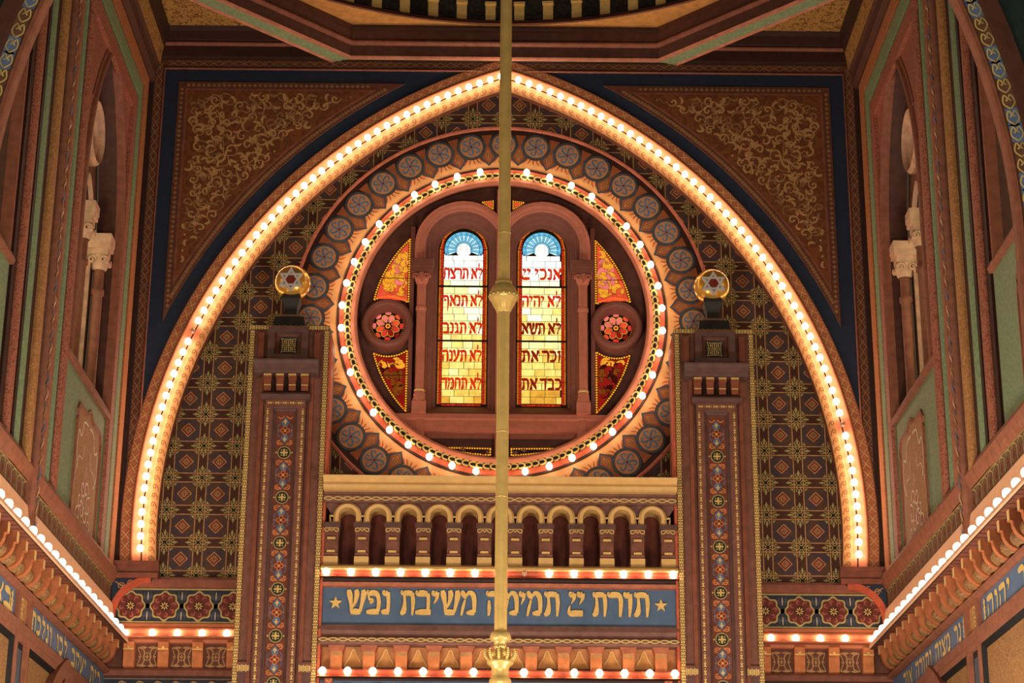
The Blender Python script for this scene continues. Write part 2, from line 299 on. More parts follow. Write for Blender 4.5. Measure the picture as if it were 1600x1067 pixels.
def fleur(mb, cx, cz, dx, dz, w, m):
    q = lambda s, t: (cx+dx*s-dz*t, cz+dz*s+dx*t)
    mb.stroke(spl([q(.02, 0), q(.065, .035), q(.105, .0), q(.065, -.035), q(.02, 0)], 4), .013, w, m)
    for sg in (1, -1):
        mb.stroke(spl([q(.075, .012*sg), q(.095, .036*sg), q(.135, .034*sg)], 3), [.014]*3+[.012]*3+[.004], w, m)
    mb.poly([q(.10, 0), q(.135, .02), q(.185, 0), q(.135, -.02)], w+.0002, m)
for i in range(-10, 11):
    for j in range(-8, 10):
        cx, cz = i*p, ZT0+(j+.5)*p            # crossing points between four diamonds
        R = math.hypot(abs(cx)+AC, cz-AZ); rr = math.hypot(cx, cz-11.5)
        if R > 7.15 or (rr < 2.55) or cz < 7.4 or abs(cx) > 4.95: continue
        if abs(cx) < 2.0 and cz < 11.5: continue
        b.rect(cx-.062, cx+.062, cz-p/2, cz+p/2, .0005, tile_band); b.rect(cx-p/2, cx+p/2, cz-.062, cz+.062, .0008, tile_band)
        for d in (-.064, .064):
            b.rect(cx+d-.0075, cx+d+.0075, cz-p/2, cz+p/2, .0016, tan); b.rect(cx-p/2, cx+p/2, cz+d-.0075, cz+d+.0075, .0018, tan)
        for dx, dz in ((1, 0), (-1, 0), (0, 1), (0, -1)): fleur(b, cx, cz, dx, dz, .0024, oliveg)
        b.disk((cx, cz), .03, .0028, black, 4, PI/4)
        for dx in (-1, 1):
            for dz in (-1, 1): b.poly([(cx+dx*.082, cz+dz*.082), (cx+dx*.125, cz+dz*.082), (cx+dx*.082, cz+dz*.125)], .002, oliveg)
        for ox in ((1,) if i < 10 else ()):
            tx, tz = cx+p/2, cz+p/2; s = p/2-.075; c8 = .06
            b.poly([(tx-s+c8, tz-s), (tx+s-c8, tz-s), (tx+s, tz-s+c8), (tx+s, tz+s-c8), (tx+s-c8, tz+s), (tx-s+c8, tz+s), (tx-s, tz+s-c8), (tx-s, tz-s+c8)], .001, tile_oct)
            for k, (r_, m_) in enumerate(((.104, tan), (.086, redm), (.056, tan), (.042, brown))): b.disk((tx, tz), r_, .0014+k*.0004, m_, 4)
            b.annulus((tx, tz), .016, .026, .0034, tan, 8)
b.build('tile_ornament', WB)

# painted medallion border round the rose window
ZR = 11.50
b = MB(FT)
b.annulus((0, ZR), 2.30, 2.66, .004, mat('sunburst_cream_paint', (228, 164, 106), .55, 0, .12), 120); b.annulus((0, ZR), 2.58, 2.98, .005, dbrown, 120)
tanm = damask('medallion_tan_paint', (176, 130, 86), (184, 118, 70), 7); burst = mat('sunburst_red_paint', (190, 92, 48)); arrowm = mat('arrow_rust_paint', (150, 84, 48))
for k in range(36):
    a0 = k*10.0; 
    def q(r, da, a0=a0): a = math.radians(a0+da); return (r*math.sin(a), ZR+r*math.cos(a))
    def loc(x, y, c, a): a = math.radians(a); return (c[0]+x*math.cos(a)+y*math.sin(a), c[1]-x*math.sin(a)+y*math.cos(a))
    c = q(2.735, 0)
    b.poly([q(2.57, -2.6), q(2.40, -4.2), q(2.52, 0), q(2.40, 4.2), q(2.57, 2.6)][::-1] if 0 else [q(2.66, -3), q(2.44, -3.6), q(2.40, 0), q(2.44, 3.6), q(2.66, 3)], .0052, MATS['sunburst_cream_paint'])
    for e in (-1, -.5, 0, .5, 1):
        b.stroke(spl([q(2.60, e*1.2), q(2.50, e*2.6), q(2.45, e*4.2+.3)], 4), [.006+.016*math.sin(PI*min(1, j/8)) for j in range(9)], .0062+abs(e)*.0003, burst)
    b.disk(c, .212, .007+.0003*(k % 2), black, 26); b.disk(c, .204, .0078+.0003*(k % 2), slate, 26)
for k in range(36):
    a0 = k*10.0+5
    def q(r, da, a0=a0): a = math.radians(a0+da); return (r*math.sin(a), ZR+r*math.cos(a))
    b.poly([q(2.40, 0), q(2.535, -2.9), q(2.66, -1.5), q(2.72, -.75), q(2.8, -1.2), q(2.8, 1.2), q(2.72, .75), q(2.66, 1.5), q(2.535, 2.9)], .0090, slate)
    b.poly([q(2.440, 0), q(2.54, -2.05), q(2.65, -.9), q(2.73, -.25), q(2.90, -1.6), q(2.90, 1.6), q(2.73, .25), q(2.65, .9), q(2.54, 2.05)], .0096, arrowm)
    for e in (-1, 0, 1): b.stroke([q(2.49, 0), q(2.56, e*.9), q(2.66, e*.2)], [.005, .012, .004], .0102, tan)
    for e in (-1, 1): b.stroke(spl([q(2.75, 0), q(2.82, e*.5), q(2.88, e*.9)], 3), .010, .0102, arrowm)
for k in range(36):
    a0 = k*10.0
    c = (2.735*math.sin(math.radians(a0)), ZR+2.735*math.cos(math.radians(a0)))
    b.disk(c, .168, .0105, tanm, 24)
    for j in range(6):
        a = math.radians(-a0)+j*PI/3+PI/6; d = lambda r, o: (c[0]+r*math.cos(a+o), c[1]+r*math.sin(a+o))
        b.stroke(spl([d(.02, 0), d(.08, .15), d(.135, -.1), d(.12, -.5), d(.09, -.45)], 3), [.014]+[.032]*5+[.024]*4+[.014]*3, .0112+j*.0001, bluep)
    b.disk(c, .02, .012, redm, 8)
b.build('medallion_border', WB)
b = MB(FT); b.loft([[b.P(r*math.cos(2*PI*i/120), ZR+r*math.sin(2*PI*i/120), w) for i in range(120)] for r, w in ((2.975, 0), (2.98, .03), (3.0, .04), (3.02, .03), (3.025, 0))], mat('salmon_moulding_paint', (192, 108, 82)), True, True); b.build('red_roll', WB)

# pointed arch ----------------------------------------------------------------
AR = thing('pointed_arch', 'great pointed arch of glowing cove and gold scroll band enclosing the round window', 'arch', (0, 27.0, 7.9))
b = MB(F0); arch_band(b, [(7.47, 0), (7.455, .03), (7.305, .035)], mat('rust_band_paint', (150, 88, 58)))
for sx in (-1, 1):
    s = 0; L = 7.38*(math.acos(AC/7.38)-math.asin((ZF-AZ)/7.38))
    nn = int(L/.155)
    for i in range(nn):
        (u, v), t = arch_at(7.38, (i+.5)*L/nn); T = (math.sin(t), math.cos(t)); N = (-math.cos(t), math.sin(t))
        q = lambda a, c: (-sx*(u+T[0]*a+N[0]*c), v+T[1]*a+N[1]*c)
        b.stroke([q(-.065, -.055), q(.065, .055)], .012, .037, tan); b.stroke([q(-.065, .055), q(.065, -.055)], .012, .0375, tan); b.disk(q(0, .05), .012, .0372, tan, 4); b.disk(q(0, -.05), .012, .0372, tan, 4)
b.build('lattice_band', AR)
b = MB(F0); arch_band(b, [(7.305, .035), (7.30, .055), (7.27, .035), (7.22, .02), (7.175, .015)], cove_m, smooth=True); arch_band(b, [(7.175, .012), (7.165, -.01), (7.155, .012)], dbrown); arch_band(b, [(7.155, .014), (7.10, .02), (7.085, .03)], cove_m); b.build('cove', AR)
b = MB(F0); arch_band(b, [(7.085, .03), (7.075, .035), (6.965, .055), (6.955, .05)], mat('amber_gold_paint', (200, 140, 86), .5, .05, .08)); arch_band(b, [(6.955, .05), (6.95, .01), (6.945, -.04)], terrad)
for sx in (-1, 1):
    L = 7.02*(math.acos(AC/7.02)-math.asin((ZF-AZ)/7.02)); nn = int(L/.125)
    for i in range(nn):
        (u, v), t = arch_at(7.02, (i+.5)*L/nn); T = (math.sin(t), math.cos(t)); N = (-math.cos(t), math.sin(t)); q = lambda a, c: (-sx*(u+T[0]*a+N[0]*c), v+T[1]*a+N[1]*c)
        b.stroke(spl([q(-.06, -.04), q(-.02, -.035), q(.03, .0), q(.02, .035), q(-.02, .03), q(-.015, .0), q(.008, .005)], 3), .012, .0565, mat('scroll_brown_paint', (150, 96, 56)))
b.build('scroll_band', AR)
for sx in (-1, 1):
    b = MB(F0); b.run([(7.66, 0), (7.67, .17), (7.74, .17), (7.76, .13), (7.84, .13), (7.86, .17), (7.905, .17), (7.905, 0)], sx*4.63, sx*5.24, terrad); b.build('impost', AR)
    b = MB(F0); cx, cz, r = sx*4.68, 7.12, .52     # curved corbel under the impost
    arc = [(sx*(4.72+.50*math.cos(PI/2*i/12)), 7.13+.50*math.sin(PI/2*i/12)) for i in range(13)]
    b.prism([(sx*5.24, 7.66), (sx*4.70, 7.66)]+arc[::-1]+[(sx*5.24, 7.13)], 0, .14, navy)
    b.stroke([(x, z+.02) for x, z in arc], .09, .143, mat('red_moulding_paint', (184, 84, 56)), .10)
    b.stroke(spl([(sx*5.2, 7.62), (sx*5.08, 7.56), (sx*4.98, 7.62), (sx*4.86, 7.60)], 4), .012, .142, tan); b.stroke(spiral((sx*5.12, 7.56), .05, 0, 1.5), .010, .1425, tan); b.stroke(spiral((sx*5.0, 7.60), .04, 1, 1.2), .010, .1425, tan)
    b.build('corbel', AR)

# bulbs ------------------------------------------------------------------------
bulb_on = glow('lit_bulb_glass', (255, 224, 190), BULB_E); bulb_off = mat('unlit_bulb_glass', (196, 150, 120), .15, 0, .05, 5, 0, .6); socket_m = mat('socket_brown', (90, 52, 40))
bb = MB(BK(0)); bb.ball((0, 0, 0), .045, bulb_on, 12, 8, 1.12); _t = bb.build('light_bulb', None, (0, 0, 0)); BM_ON = _t.data; bpy.data.objects.remove(_t)
bb = MB(BK(0)); bb.ball((0, 0, 0), .036, bulb_off, 12, 8, 1.12); _t = bb.build('light_bulb', None, (0, 0, 0)); BM_OFF = _t.data; bpy.data.objects.remove(_t)
def bulb(loc, label, group, on=True, scale=1.0):
    o = bpy.data.objects.new('light_bulb', BM_ON if on else BM_OFF); COL.objects.link(o); o.location = loc; o.scale = (scale,)*3; tag(o, label, 'light bulb', group); return o
for sx in (-1, 1):
    N = 57
    for i in range(N):
        (u, v), t = arch_at(7.165, .05+i*.1695)
        off = (sx == -1 and i == 36) or (sx == 1 and i == 44)
        if v < 7.93: continue
        lb = ('dark unlit bulb among lit ones on the %s side of the pointed arch' % SIDE[sx]) if off else 'lit bulb on the %s side of the pointed arch, %s down from its apex' % (SIDE[sx], nth(i+1))
        bulb(F0(-sx*u, v, .098), lb, 'bulbs edging the pointed arch', not off)
for k in range(42):
    a = math.radians((k+.0)*360/42); side = 'right' if 0 < k < 21 else 'left'; kk = k if k <= 21 else 42-k
    lb = 'lit bulb at the very top of the round window ring' if k == 0 else 'lit bulb at the very bottom of the round window ring' if k == 21 else 'lit bulb on the %s half of the round window ring, %s clockwise from top' % (side, nth(kk)) if side == 'right' else 'lit bulb on the left half of the round window ring, %s counterclockwise from top' % nth(kk)
    bulb(F0(2.28*math.sin(a), ZR-.03+2.28*math.cos(a), .125), lb, 'bulbs round the round window')

# ------------------------------------------------------------------ round window: stone frame, tracery, columns
RW = thing('round_window_frame', 'round terracotta window frame with gold chain rim and twin arched tracery', 'window frame', (0, 27.0, 9.1))
def circ(mb, prof, m, c=(0, ZR), n=120, smooth=False):
    mb.loft([[mb.P(c[0]+r*math.cos(2*PI*i/n), c[1]+r*math.sin(2*PI*i/n), w) for i in range(n)] for r, w in prof], m, smooth, True)
b = MB(F0); circ(b, [(2.355, -.04), (2.35, .0), (2.325, .0), (2.32, .0)], dbrown); circ(b, [(2.32, .0), (2.30, -.01), (2.26, -.01), (2.245, .02)], mat('red_groove_paint', (196, 96, 66))); b.build('bulb_channel', RW)
b = MB(F0); circ(b, [(2.245, .02), (2.245, .05), (2.155, .055)], black); nl = 140
for i in range(nl):
    a = 2*PI*i/nl; sg = 1 if (i < nl/2) else -1; ph = a
    def q(t, r): an = ph+sg*t/2.2; return (r*math.sin(an), ZR+r*math.cos(an))
    b.stroke(spl([q(.046, 2.235), q(.0, 2.236), q(-.036, 2.218), q(-.036, 2.184), q(.0, 2.166), q(.046, 2.168)], 3), .023, .062, paleg, .05)
b.build('chain_band', RW)
b = MB(F0); circ(b, [(2.155, .055), (2.15, .065), (2.10, .08), (2.075, .075), (2.06, .05), (2.065, .0), (2.07, -.02)], mat('rim_terracotta', (214, 132, 100), .6, 0, .1), smooth=False); circ(b, [(2.07, -.02), (2.15, -.28)], mat('dark_brown_stone', (112, 68, 56))); b.build('inner_rim', RW)  # splayed reveal behind the rim is dark brown stone
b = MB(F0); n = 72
b.poly([(2.16*math.cos(2*PI*i/n), ZR+2.16*math.sin(2*PI*i/n)) for i in range(n)], -.275, mat('dark_brown_stone', (112, 68, 56)))
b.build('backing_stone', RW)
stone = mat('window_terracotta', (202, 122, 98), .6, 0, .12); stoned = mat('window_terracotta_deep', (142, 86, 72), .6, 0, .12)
XA, ZS = .567, 12.62
def arch2(hw, zb, zs=ZS, sx=-1, cut=False, n=18):
    t = [(sx*XA-hw, zb)]+[(sx*XA-hw*math.cos(PI*i/n), zs+hw*math.sin(PI*i/n)) for i in range(n+1)]+[(sx*XA+hw, zb)]
    return [(min(u, -.01) if sx < 0 else max(u, .01), v) for u, v in t] if cut else t
for sx in (-1, 1):
    b = MB(F0); zb = 12.30
    b.loft([[b.P(u, v, w) for u, v in arch2(hw, zb, ZS, sx, True)] for hw, w in ((.70, -.27), (.70, .0), (.68, .035), (.64, .05), (.60, .035), (.58, .0), (.56, .01), (.545, -.02))], stone, True)
    b.build('arch_moulding', RW)
    b = MB(F0)
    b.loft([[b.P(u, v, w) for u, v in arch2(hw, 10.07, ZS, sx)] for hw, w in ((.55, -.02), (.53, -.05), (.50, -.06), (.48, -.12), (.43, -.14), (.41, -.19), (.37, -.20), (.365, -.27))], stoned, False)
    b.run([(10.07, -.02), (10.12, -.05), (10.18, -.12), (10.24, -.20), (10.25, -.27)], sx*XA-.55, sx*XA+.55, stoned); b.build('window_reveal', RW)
    for cx in (1.155,):
        co = MB(F0); X, Y = sx*cx, 27.0-.0
        co.lathe((X, Y-.0), [(.085, 10.24), (.085, 10.36), (.07, 10.40), (.064, 10.44), (.064, 11.62), (.064, 12.02)], stone, 16)
        o = co.build('column', RW)
        c2 = MB(F0); c2.lathe((X, Y), [(.07, 10.395), (.082, 10.41), (.07, 10.43)], gold, 16); c2.build('gold_ring', o)
        c2 = MB(F0); c2.lathe((X, Y), [(.066, 11.60), (.078, 11.62), (.078, 11.66), (.066, 11.68)], stone, 16); c2.build('collar', o)
        c2 = MB(F0); c2.lathe((X, Y), [(.064, 12.0), (.09, 12.05), (.11, 12.16)], stone, 12)
        for e in (-1, 1): c2.stroke(spiral((X+e*.075, 12.10), .045, 0 if e > 0 else PI, 1.3, e), [.02]*23, .12, stone, .04)
        c2.stroke([(X, 12.02), (X, 12.16)], [.02, .05], .125, stone, .05); c2.build('capital', o)
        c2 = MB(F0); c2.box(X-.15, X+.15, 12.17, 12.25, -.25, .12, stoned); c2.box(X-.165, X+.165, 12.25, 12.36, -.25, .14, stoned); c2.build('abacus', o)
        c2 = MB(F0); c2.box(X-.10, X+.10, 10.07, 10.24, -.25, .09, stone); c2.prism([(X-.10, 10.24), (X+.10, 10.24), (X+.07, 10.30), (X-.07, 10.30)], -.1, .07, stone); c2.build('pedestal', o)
b = MB(F0)
b.run([(9.80, -.02), (9.82, .02), (9.87, .03), (9.97, .04), (10.0, .055), (10.06, .055), (10.075, .03), (10.075, -.27), (9.80, -.27)], -1.50, 1.50, stone)
b.build('transom', RW)
b = MB(F0); b.run([(-.085, -.27), (-.085, .0), (-.06, .035), (.06, .035), (.085, .0), (.085, -.27)], 9.42, 13.50, stone, vertical=True)
for sx in (-1, 1): b.run([(sx*1.135-.07, -.27), (sx*1.135-.07, .02), (sx*1.135-.05, .05), (sx*1.135+.05, .05), (sx*1.135+.07, .02), (sx*1.135+.07, -.27)], 9.60, 10.08, stone, vertical=True)
b.build('mullion', RW)
for sx in (-1, 1):
    b = MB(F0); circ(b, [(.37, -.27), (.37, -.06), (.355, -.02), (.33, .0), (.29, -.0), (.27, -.02), (.26, -.06), (.235, -.20), (.232, -.25)], stoned, (sx*1.632, 11.44), 48); b.build('roundel_rim', RW)
    b = MB(F0)      # raised stone edging the side lights
    b.run([(sx*1.30-.03, -.27), (sx*1.30-.03, -.10), (sx*1.30+.03, -.10), (sx*1.30+.03, -.27)], 10.12, 12.95, stoned, vertical=True)
    b.build('side_mullion', RW)

# ------------------------------------------------------------------ stained glass, each light a thing
GW = -.25; FG = BK(27.0)
lead = mat('lead_came', (34, 26, 20), .5)
amber_bead = glow('amber_bead_glass', (255, 168, 40), .95); 
brickm = [glow('white_glass', (255, 255, 236), 1.4, .06), glow('ivory_glass', (255, 248, 208), 1.28, .12), glow('straw_glass', (255, 236, 160), 1.18, .2), glow('honey_glass', (255, 220, 118), 1.1, .25), glow('gold_glass', (252, 202, 90), 1.05, .28), glow('deep_amber_glass', (240, 170, 60), .95, .3)]
redl = glow('red_letter_glass', (214, 50, 22), .85, .3); redl2 = glow('dark_red_letter_glass', (150, 30, 14), .7, .3); redb = glow('ruby_border_glass', (204, 48, 24), .8, .5, 20); orb_ = glow('orange_border_glass', (206, 112, 30), .8, .4, 12)
skyb = glow('sky_blue_glass', (104, 190, 226), 1.0, .25, 12); paleb = glow('pale_blue_glass', (206, 238, 246), 1.1, .1); violet = glow('violet_glass', (120, 70, 140), .7)
TXT = {1: ['אנכי ״', 'לא יהיה', 'לא תשא', 'זכר את', 'כבד את'], -1: ['לא תרצח', 'לא תנאף', 'לא תגנב', 'לא תענה', 'לא תחמד']}
def bricks(mb, inside, u0, u1, v0, v1, w, pick, rnd, h=.098):
    v = v0
    while v < v1-.01:
        u = u0-rnd.uniform(0, .1)
        while u < u1:
            l = rnd.uniform(.13, .22); a, c = max(u+.003, u0), min(u+l-.003, u1)
            if c-a > .02: 
                pts = [(a, v+.003), (c, v+.003), (c, min(v+h, v1)-.003), (a, min(v+h, v1)-.003)]
                pts = [(x+rnd.uniform(-.002, .002), y) for x, y in pts]
                if all(inside(x, y) for x, y in pts): mb.poly(pts, w, pick((v-v0)/(v1-v0), rnd))
            u += l
        v += h
for sx in (-1, 1):
    gl = thing('stained_glass_window', 'tall round-headed stained-glass light with five red Hebrew lines, to the %s of the brass rod' % SIDE[sx], 'stained glass', (sx*XA, 27.25, 10.26), 'arched lettered lights')
    rnd = random.Random(sx+5); hw = .352; ib = .285
    b = MB(FG); out = [(sx*XA-hw, 10.26)]+[(sx*XA-hw*math.cos(PI*i/24), 12.66+hw*math.sin(PI*i/24)) for i in range(25)]+[(sx*XA+hw, 10.26)]
    b.poly(out, GW, lead)
    def ring(r0, r1, w, m, step, jit):
        P0 = [(sx*XA-r0, 10.30)]; P = [(-1, 10.30+i*step) for i in range(int((12.66-10.30)/step))]
        for zq in [10.30+i*step for i in range(int(2.36/step)+1)]:
            z1 = min(zq+step, 12.66)-.006
            for e in (-1, 1): b.poly([(sx*XA+e*r0, zq), (sx*XA+e*r1, zq), (sx*XA+e*r1, z1), (sx*XA+e*r0, z1)], w, m)
        na = int(PI*r1/step)
        for i in range(na):
            a0, a1 = PI*i/na+.006/r1, PI*(i+1)/na-.006/r1
            b.poly([(sx*XA+r*math.cos(a), 12.66+r*math.sin(a)) for r, a in ((r0, a0), (r1, a0), (r1, a1), (r0, a1))], w, m)
    ring(.325, .346, GW+.002, orb_, .17, 0); ring(.290, .320, GW+.002, redb, .042, 0)
    for i in range(8): b.rect(sx*XA-.28+i*.07, sx*XA-.28+i*.07+.064, 10.275, 10.30, GW+.002, redb)
    b.build('border', gl)
    b = MB(FG); b.rect(sx*XA-.287, sx*XA+.287, 10.305, 12.60, GW+.003, lead); b.disk((sx*XA, 12.70), .287, GW+.0025, lead, 40)
    def pick(t, r): 
        x = (1-t)*3.9+r.uniform(-.8, .8)+(0.35 if sx > 0 else 0)-.9*(t > .8); return brickm[max(0, min(5, int(round(x))))]
    bricks(b, lambda x, y: True, sx*XA-.282, sx*XA+.282, 10.31, 12.585, GW+.005, pick, rnd, .1035)
    b.build('brick_field', gl)
    b = MB(FG); c = (sx*XA, 12.655)
    b.poly([(c[0]+.284*math.cos(-.34+(PI+.68)*i/36), c[1]+.284*math.sin(-.34+(PI+.68)*i/36)) for i in range(37)], GW+.006, lead)
    b.annulus(c, .115, .276, GW+.0066, skyb, 40, -.12*PI, 1.12*PI)
    for i in range(13):
        a = PI*(-.10+1.2*i/12)
        t = [(c[0]+r*math.cos(a+d), c[1]+r*math.sin(a+d)) for r, d in ((.125, -.06), (.215, -.075), (.23, 0), (.215, .075), (.125, .06))]
        b.poly(t, GW+.0075, paleb); b.stroke(t+[t[0]], .005, GW+.0079, lead)
        b.annulus((c[0]+.25*math.cos(a+.05*PI), c[1]+.25*math.sin(a+.05*PI)), .012, .017, GW+.008, lead, 8)
    b.disk(c, .115, GW+.0070, brickm[0], 24)
    for r in (.097, .118, .23): b.annulus(c, r-.002, r+.003, GW+.0081, lead, 32, -.1*PI, 1.1*PI)
    b.annulus(c, .099, .114, GW+.0078, skyb, 30, -.15*PI, 1.15*PI)
    for y in (.0, .05): b.rect(c[0]-.095, c[0]+.095, c[1]+y, c[1]+y+.004, GW+.008, lead)
    for x in (-.05, .045): b.rect(c[0]+x, c[0]+x+.004, c[1]-.06, c[1]+.08, GW+.008, lead)
    for e in (-1, 1): b.disk((c[0]+e*.25, c[1]-.075), .014, GW+.008, violet, 6)
    b.build('blue_fan', gl)
    for k, line in enumerate(TXT[sx]):
        vb = 12.188-k*.4188; h = .185; gap = .012; sp = .05
        W = line_width(line, 1, gap/h, sp/h)*h; fx = .565/W; u = sx*XA+.2825
        m = redl if (k < (3 if sx > 0 else 5) and not (sx > 0 and k == 2)) else redl2
        for ch in line:
            if ch == ' ': u -= sp*fx; continue
            wdt = GL[ch][0]*h*fx; lb = MB(FG); glyph(lb, ch, u-wdt, vb, h, fx, GW+.011, m, None, 1, 1.2); lb.build('letter', gl); u -= wdt+gap*fx
    for z in (12.08, 11.247):
        b = MB(FG); b.box(sx*XA-.36, sx*XA+.36, z-.012, z+.012, GW, GW+.02, black); b.build('support_bar', gl)

# side lights with amber beaded edges
pinkg = glow('pink_glass', (244, 120, 110), .9, .2); coral = glow('coral_glass', (236, 84, 50), .9, .25); orangeg = glow('orange_glass', (250, 160, 44), .95, .2); crim = glow('crimson_glass', (170, 32, 22), .6, .3); wine = glow('wine_glass', (84, 16, 12), .5, .3); umber = glow('umber_glass', (150, 74, 20), .6, .3); smoke = glow('smoke_violet_glass', (56, 30, 36), .35, .4); smoke2 = glow('smoke_brown_glass', (130, 78, 48), .5, .4)
def arcpts(c, r, a0, a1, n): return [(c[0]+r*math.cos(a0+(a1-a0)*i/n), c[1]+r*math.sin(a0+(a1-a0)*i/n)) for i in range(n+1)]
def shrink(pts, d):
    cx = sum(p[0] for p in pts)/len(pts); cy_ = sum(p[1] for p in pts)/len(pts); n = len(pts); ar = sum(pts[i][0]*pts[(i+1) % n][1]-pts[(i+1) % n][0]*pts[i][1] for i in range(n)); sg = 1 if ar > 0 else -1; o = []
    for i in range(n):
        a, p0, c = pts[i-1], pts[i], pts[(i+1) % n]; v1 = Vector((p0[0]-a[0], p0[1]-a[1])).normalized(); v2 = Vector((c[0]-p0[0], c[1]-p0[1])).normalized()
        n1 = Vector((-v1.y, v1.x))*sg; n2 = Vector((-v2.y, v2.x))*sg; bis = (n1+n2); L = bis.length
        bis = bis/L if L > 1e-6 else n1; k = min(2.5, 1/max(.3, bis.dot(n1))); o.append((p0[0]+bis.x*d*k, p0[1]+bis.y*d*k))
    return o
def beads(mb, pts, step, r, w, m):
    n = len(pts); acc = 0
    for i in range(n):
        a, c = pts[i], pts[(i+1) % n]; L = math.hypot(c[0]-a[0], c[1]-a[1])
        if L < 1e-6: continue
        t = (step-acc) if acc else 0
        while t < L: mb.disk((a[0]+(c[0]-a[0])*t/L, a[1]+(c[1]-a[1])*t/L), r, w, m, 8); t += step
        acc = (L-(t-step)) if t > 0 else acc+L
def pin(pts, x, y):
    c = False; n = len(pts)
    for i in range(n):
        (x1, y1), (x2, y2) = pts[i], pts[i-1]
        if (y1 > y) != (y2 > y) and x < (x2-x1)*(y-y1)/(y2-y1)+x1: c = not c
    return c
def leafy(mb, pts, w, mats, seed, grade=None, d=.10, reps=5):
    rnd = random.Random(seed); xs = [p[0] for p in pts]; ys = [p[1] for p in pts]; P = []; t = 0
    while t < 3000:
        t += 1; c = (rnd.uniform(min(xs), max(xs)), rnd.uniform(min(ys), max(ys)))
        if pin(pts, *c) and all((c[0]-q[0])**2+(c[1]-q[1])**2 > d*d for q in P): P.append(c)
    k = 0
    for c in P:
        for r in range(reps):
            a = rnd.uniform(0, 2*PI); l = d*rnd.uniform(.8, 1.3); bend = rnd.choice((-1, 1))*rnd.uniform(.8, 1.5)
            tp = spl([c, (c[0]+l*.5*math.cos(a), c[1]+l*.5*math.sin(a)), (c[0]+l*math.cos(a+bend*.5), c[1]+l*math.sin(a+bend*.5)), (c[0]+l*.8*math.cos(a+bend), c[1]+l*.8*math.sin(a+bend))], 4)
            if not all(pin(pts, *q) for q in tp): continue
            k += 1; n = len(tp); ms = mats(c) if callable(mats) else mats
            ww = [.008+d*.55*math.sin(PI*(j/(n-1))**1.3) for j in range(n)]
            mb.stroke(tp, [x+.008 for x in ww], w+k*3e-5, lead); mb.stroke(tp, ww, w+k*3e-5+1.5e-5, rnd.choice(ms))
for sx in (-1, 1):
    Rg = 1.90; zc = 11.50; xr = 1.335
    a0 = math.acos(xr/Rg); aq = math.asin((11.868-zc)/Rg)
    up = [(sx*x, z) for x, z in arcpts((0, zc), Rg, aq, a0, 16)]+[(sx*xr, 11.84)]+[(sx*x, z) for x, z in arcpts((1.632, 11.46), .44, math.radians(128), math.radians(62), 8)]
    lo_ = [(sx*xr, 11.09)]+[(sx*xr, zc-Rg*math.sin(a0)+.03)]+[(sx*x, z) for x, z in arcpts((0, zc), Rg, -a0+.01, -math.asin((zc-11.06)/Rg), 16)]+[(sx*x, z) for x, z in arcpts((1.632, 11.46), .44, math.radians(-62), math.radians(-128), 8)]
    for nm, pts, bg, fg, w in (('upper', up, [pinkg, coral], None, 0), ('lower', lo_, [crim, wine], None, 0)):
        g = thing('stained_glass_window', '%s red and amber leaf-patterned glass wedge at %s of round window' % ('bright pink,' if nm == 'upper' else 'darker', SIDE[sx]), 'stained glass', (sx*1.6, 27.25, 11.8 if nm == 'upper' else 10.2), 'leaf-patterned glass wedges')
        b = MB(FG); b.poly(pts, GW, lead); beads(b, shrink(pts, .018), .037, .0145, GW+.002, amber_bead); b.build('beaded_edge', g)
        ip = shrink(pts, .040); b = MB(FG); zm = sum(z for x, z in pts)/len(pts)
        b.poly(ip, GW+.002, coral if nm == 'upper' else crim)
        if nm == 'upper': leafy(b, shrink(pts, .055), GW+.004, lambda c: [orangeg, pinkg, orangeg] if c[1] > 12.1 else [orangeg, orangeg, coral], 4+sx, None, .10, 9)
        else: leafy(b, shrink(pts, .055), GW+.004, lambda c: [orangeg, orangeg, crim] if c[1] > 10.85 else [umber, wine, crim, umber], 8+sx, None, .10, 9)
        b.build('leaf_pattern', g)
        b = MB(FG); z = 12.2 if nm == 'upper' else 10.72
        row = [x for x in [i*.01 for i in range(120, 200)] if pin(pts, sx*x, z)]
        b.rect(sx*row[0], sx*row[-1], z-.005, z+.005, GW+.008, lead); b.build('support_bar', g)
    g = thing('stained_glass_window', 'small round red rosette glass at %s of round window' % SIDE[sx], 'stained glass', (sx*1.637, 27.25, 11.464), 'red rosette roundels')
    C = (sx*1.637, 11.464); b = MB(FG); b.disk(C, .236, GW, lead, 40); b.build('lead_ground', g)
    b = MB(FG); rosey = [pinkg, coral, glow('rose_red_glass', (214, 56, 48), .85, .2), crim]
    for k in range(8):
        a = math.radians(k*45+22); q = lambda r, d: (C[0]+r*math.cos(a+d), C[1]+r*math.sin(a+d)); sh = .5-.5*math.sin(a-.6)
        mm = rosey[min(3, int(sh*3.2))]
        b.poly([q(.045, 0), q(.10, .30), q(.140, .32), q(.160, .17), q(.165, 0), q(.160, -.17), q(.140, -.32), q(.10, -.30)], GW+.002, mm)
        q2 = lambda r, d: (C[0]+r*math.cos(a+PI/8+d), C[1]+r*math.sin(a+PI/8+d))
        b.poly([q2(.165, 0), q2(.185, .24), q2(.215, .18), q2(.22, 0), q2(.215, -.18), q2(.185, -.24)], GW+.002, mm)
        for d in range(11): tt = -1+2*d/10; rr_ = .172-.055*abs(tt)**2.2; b.disk(q(rr_, tt*.36), .0065, GW+.003, amber_bead, 6)
        for d in range(4): b.disk(q2(.07+d*.022, 0), .0065, GW+.003, amber_bead, 6)
    for k in range(44): a = 2*PI*k/44; b.disk((C[0]+.228*math.cos(a), C[1]+.228*math.sin(a)), .006, GW+.003, amber_bead, 6)
    b.disk(C, .036, GW+.003, orangeg, 16); b.disk(C, .018, GW+.0035, crim, 12); b.build('rosette', g)
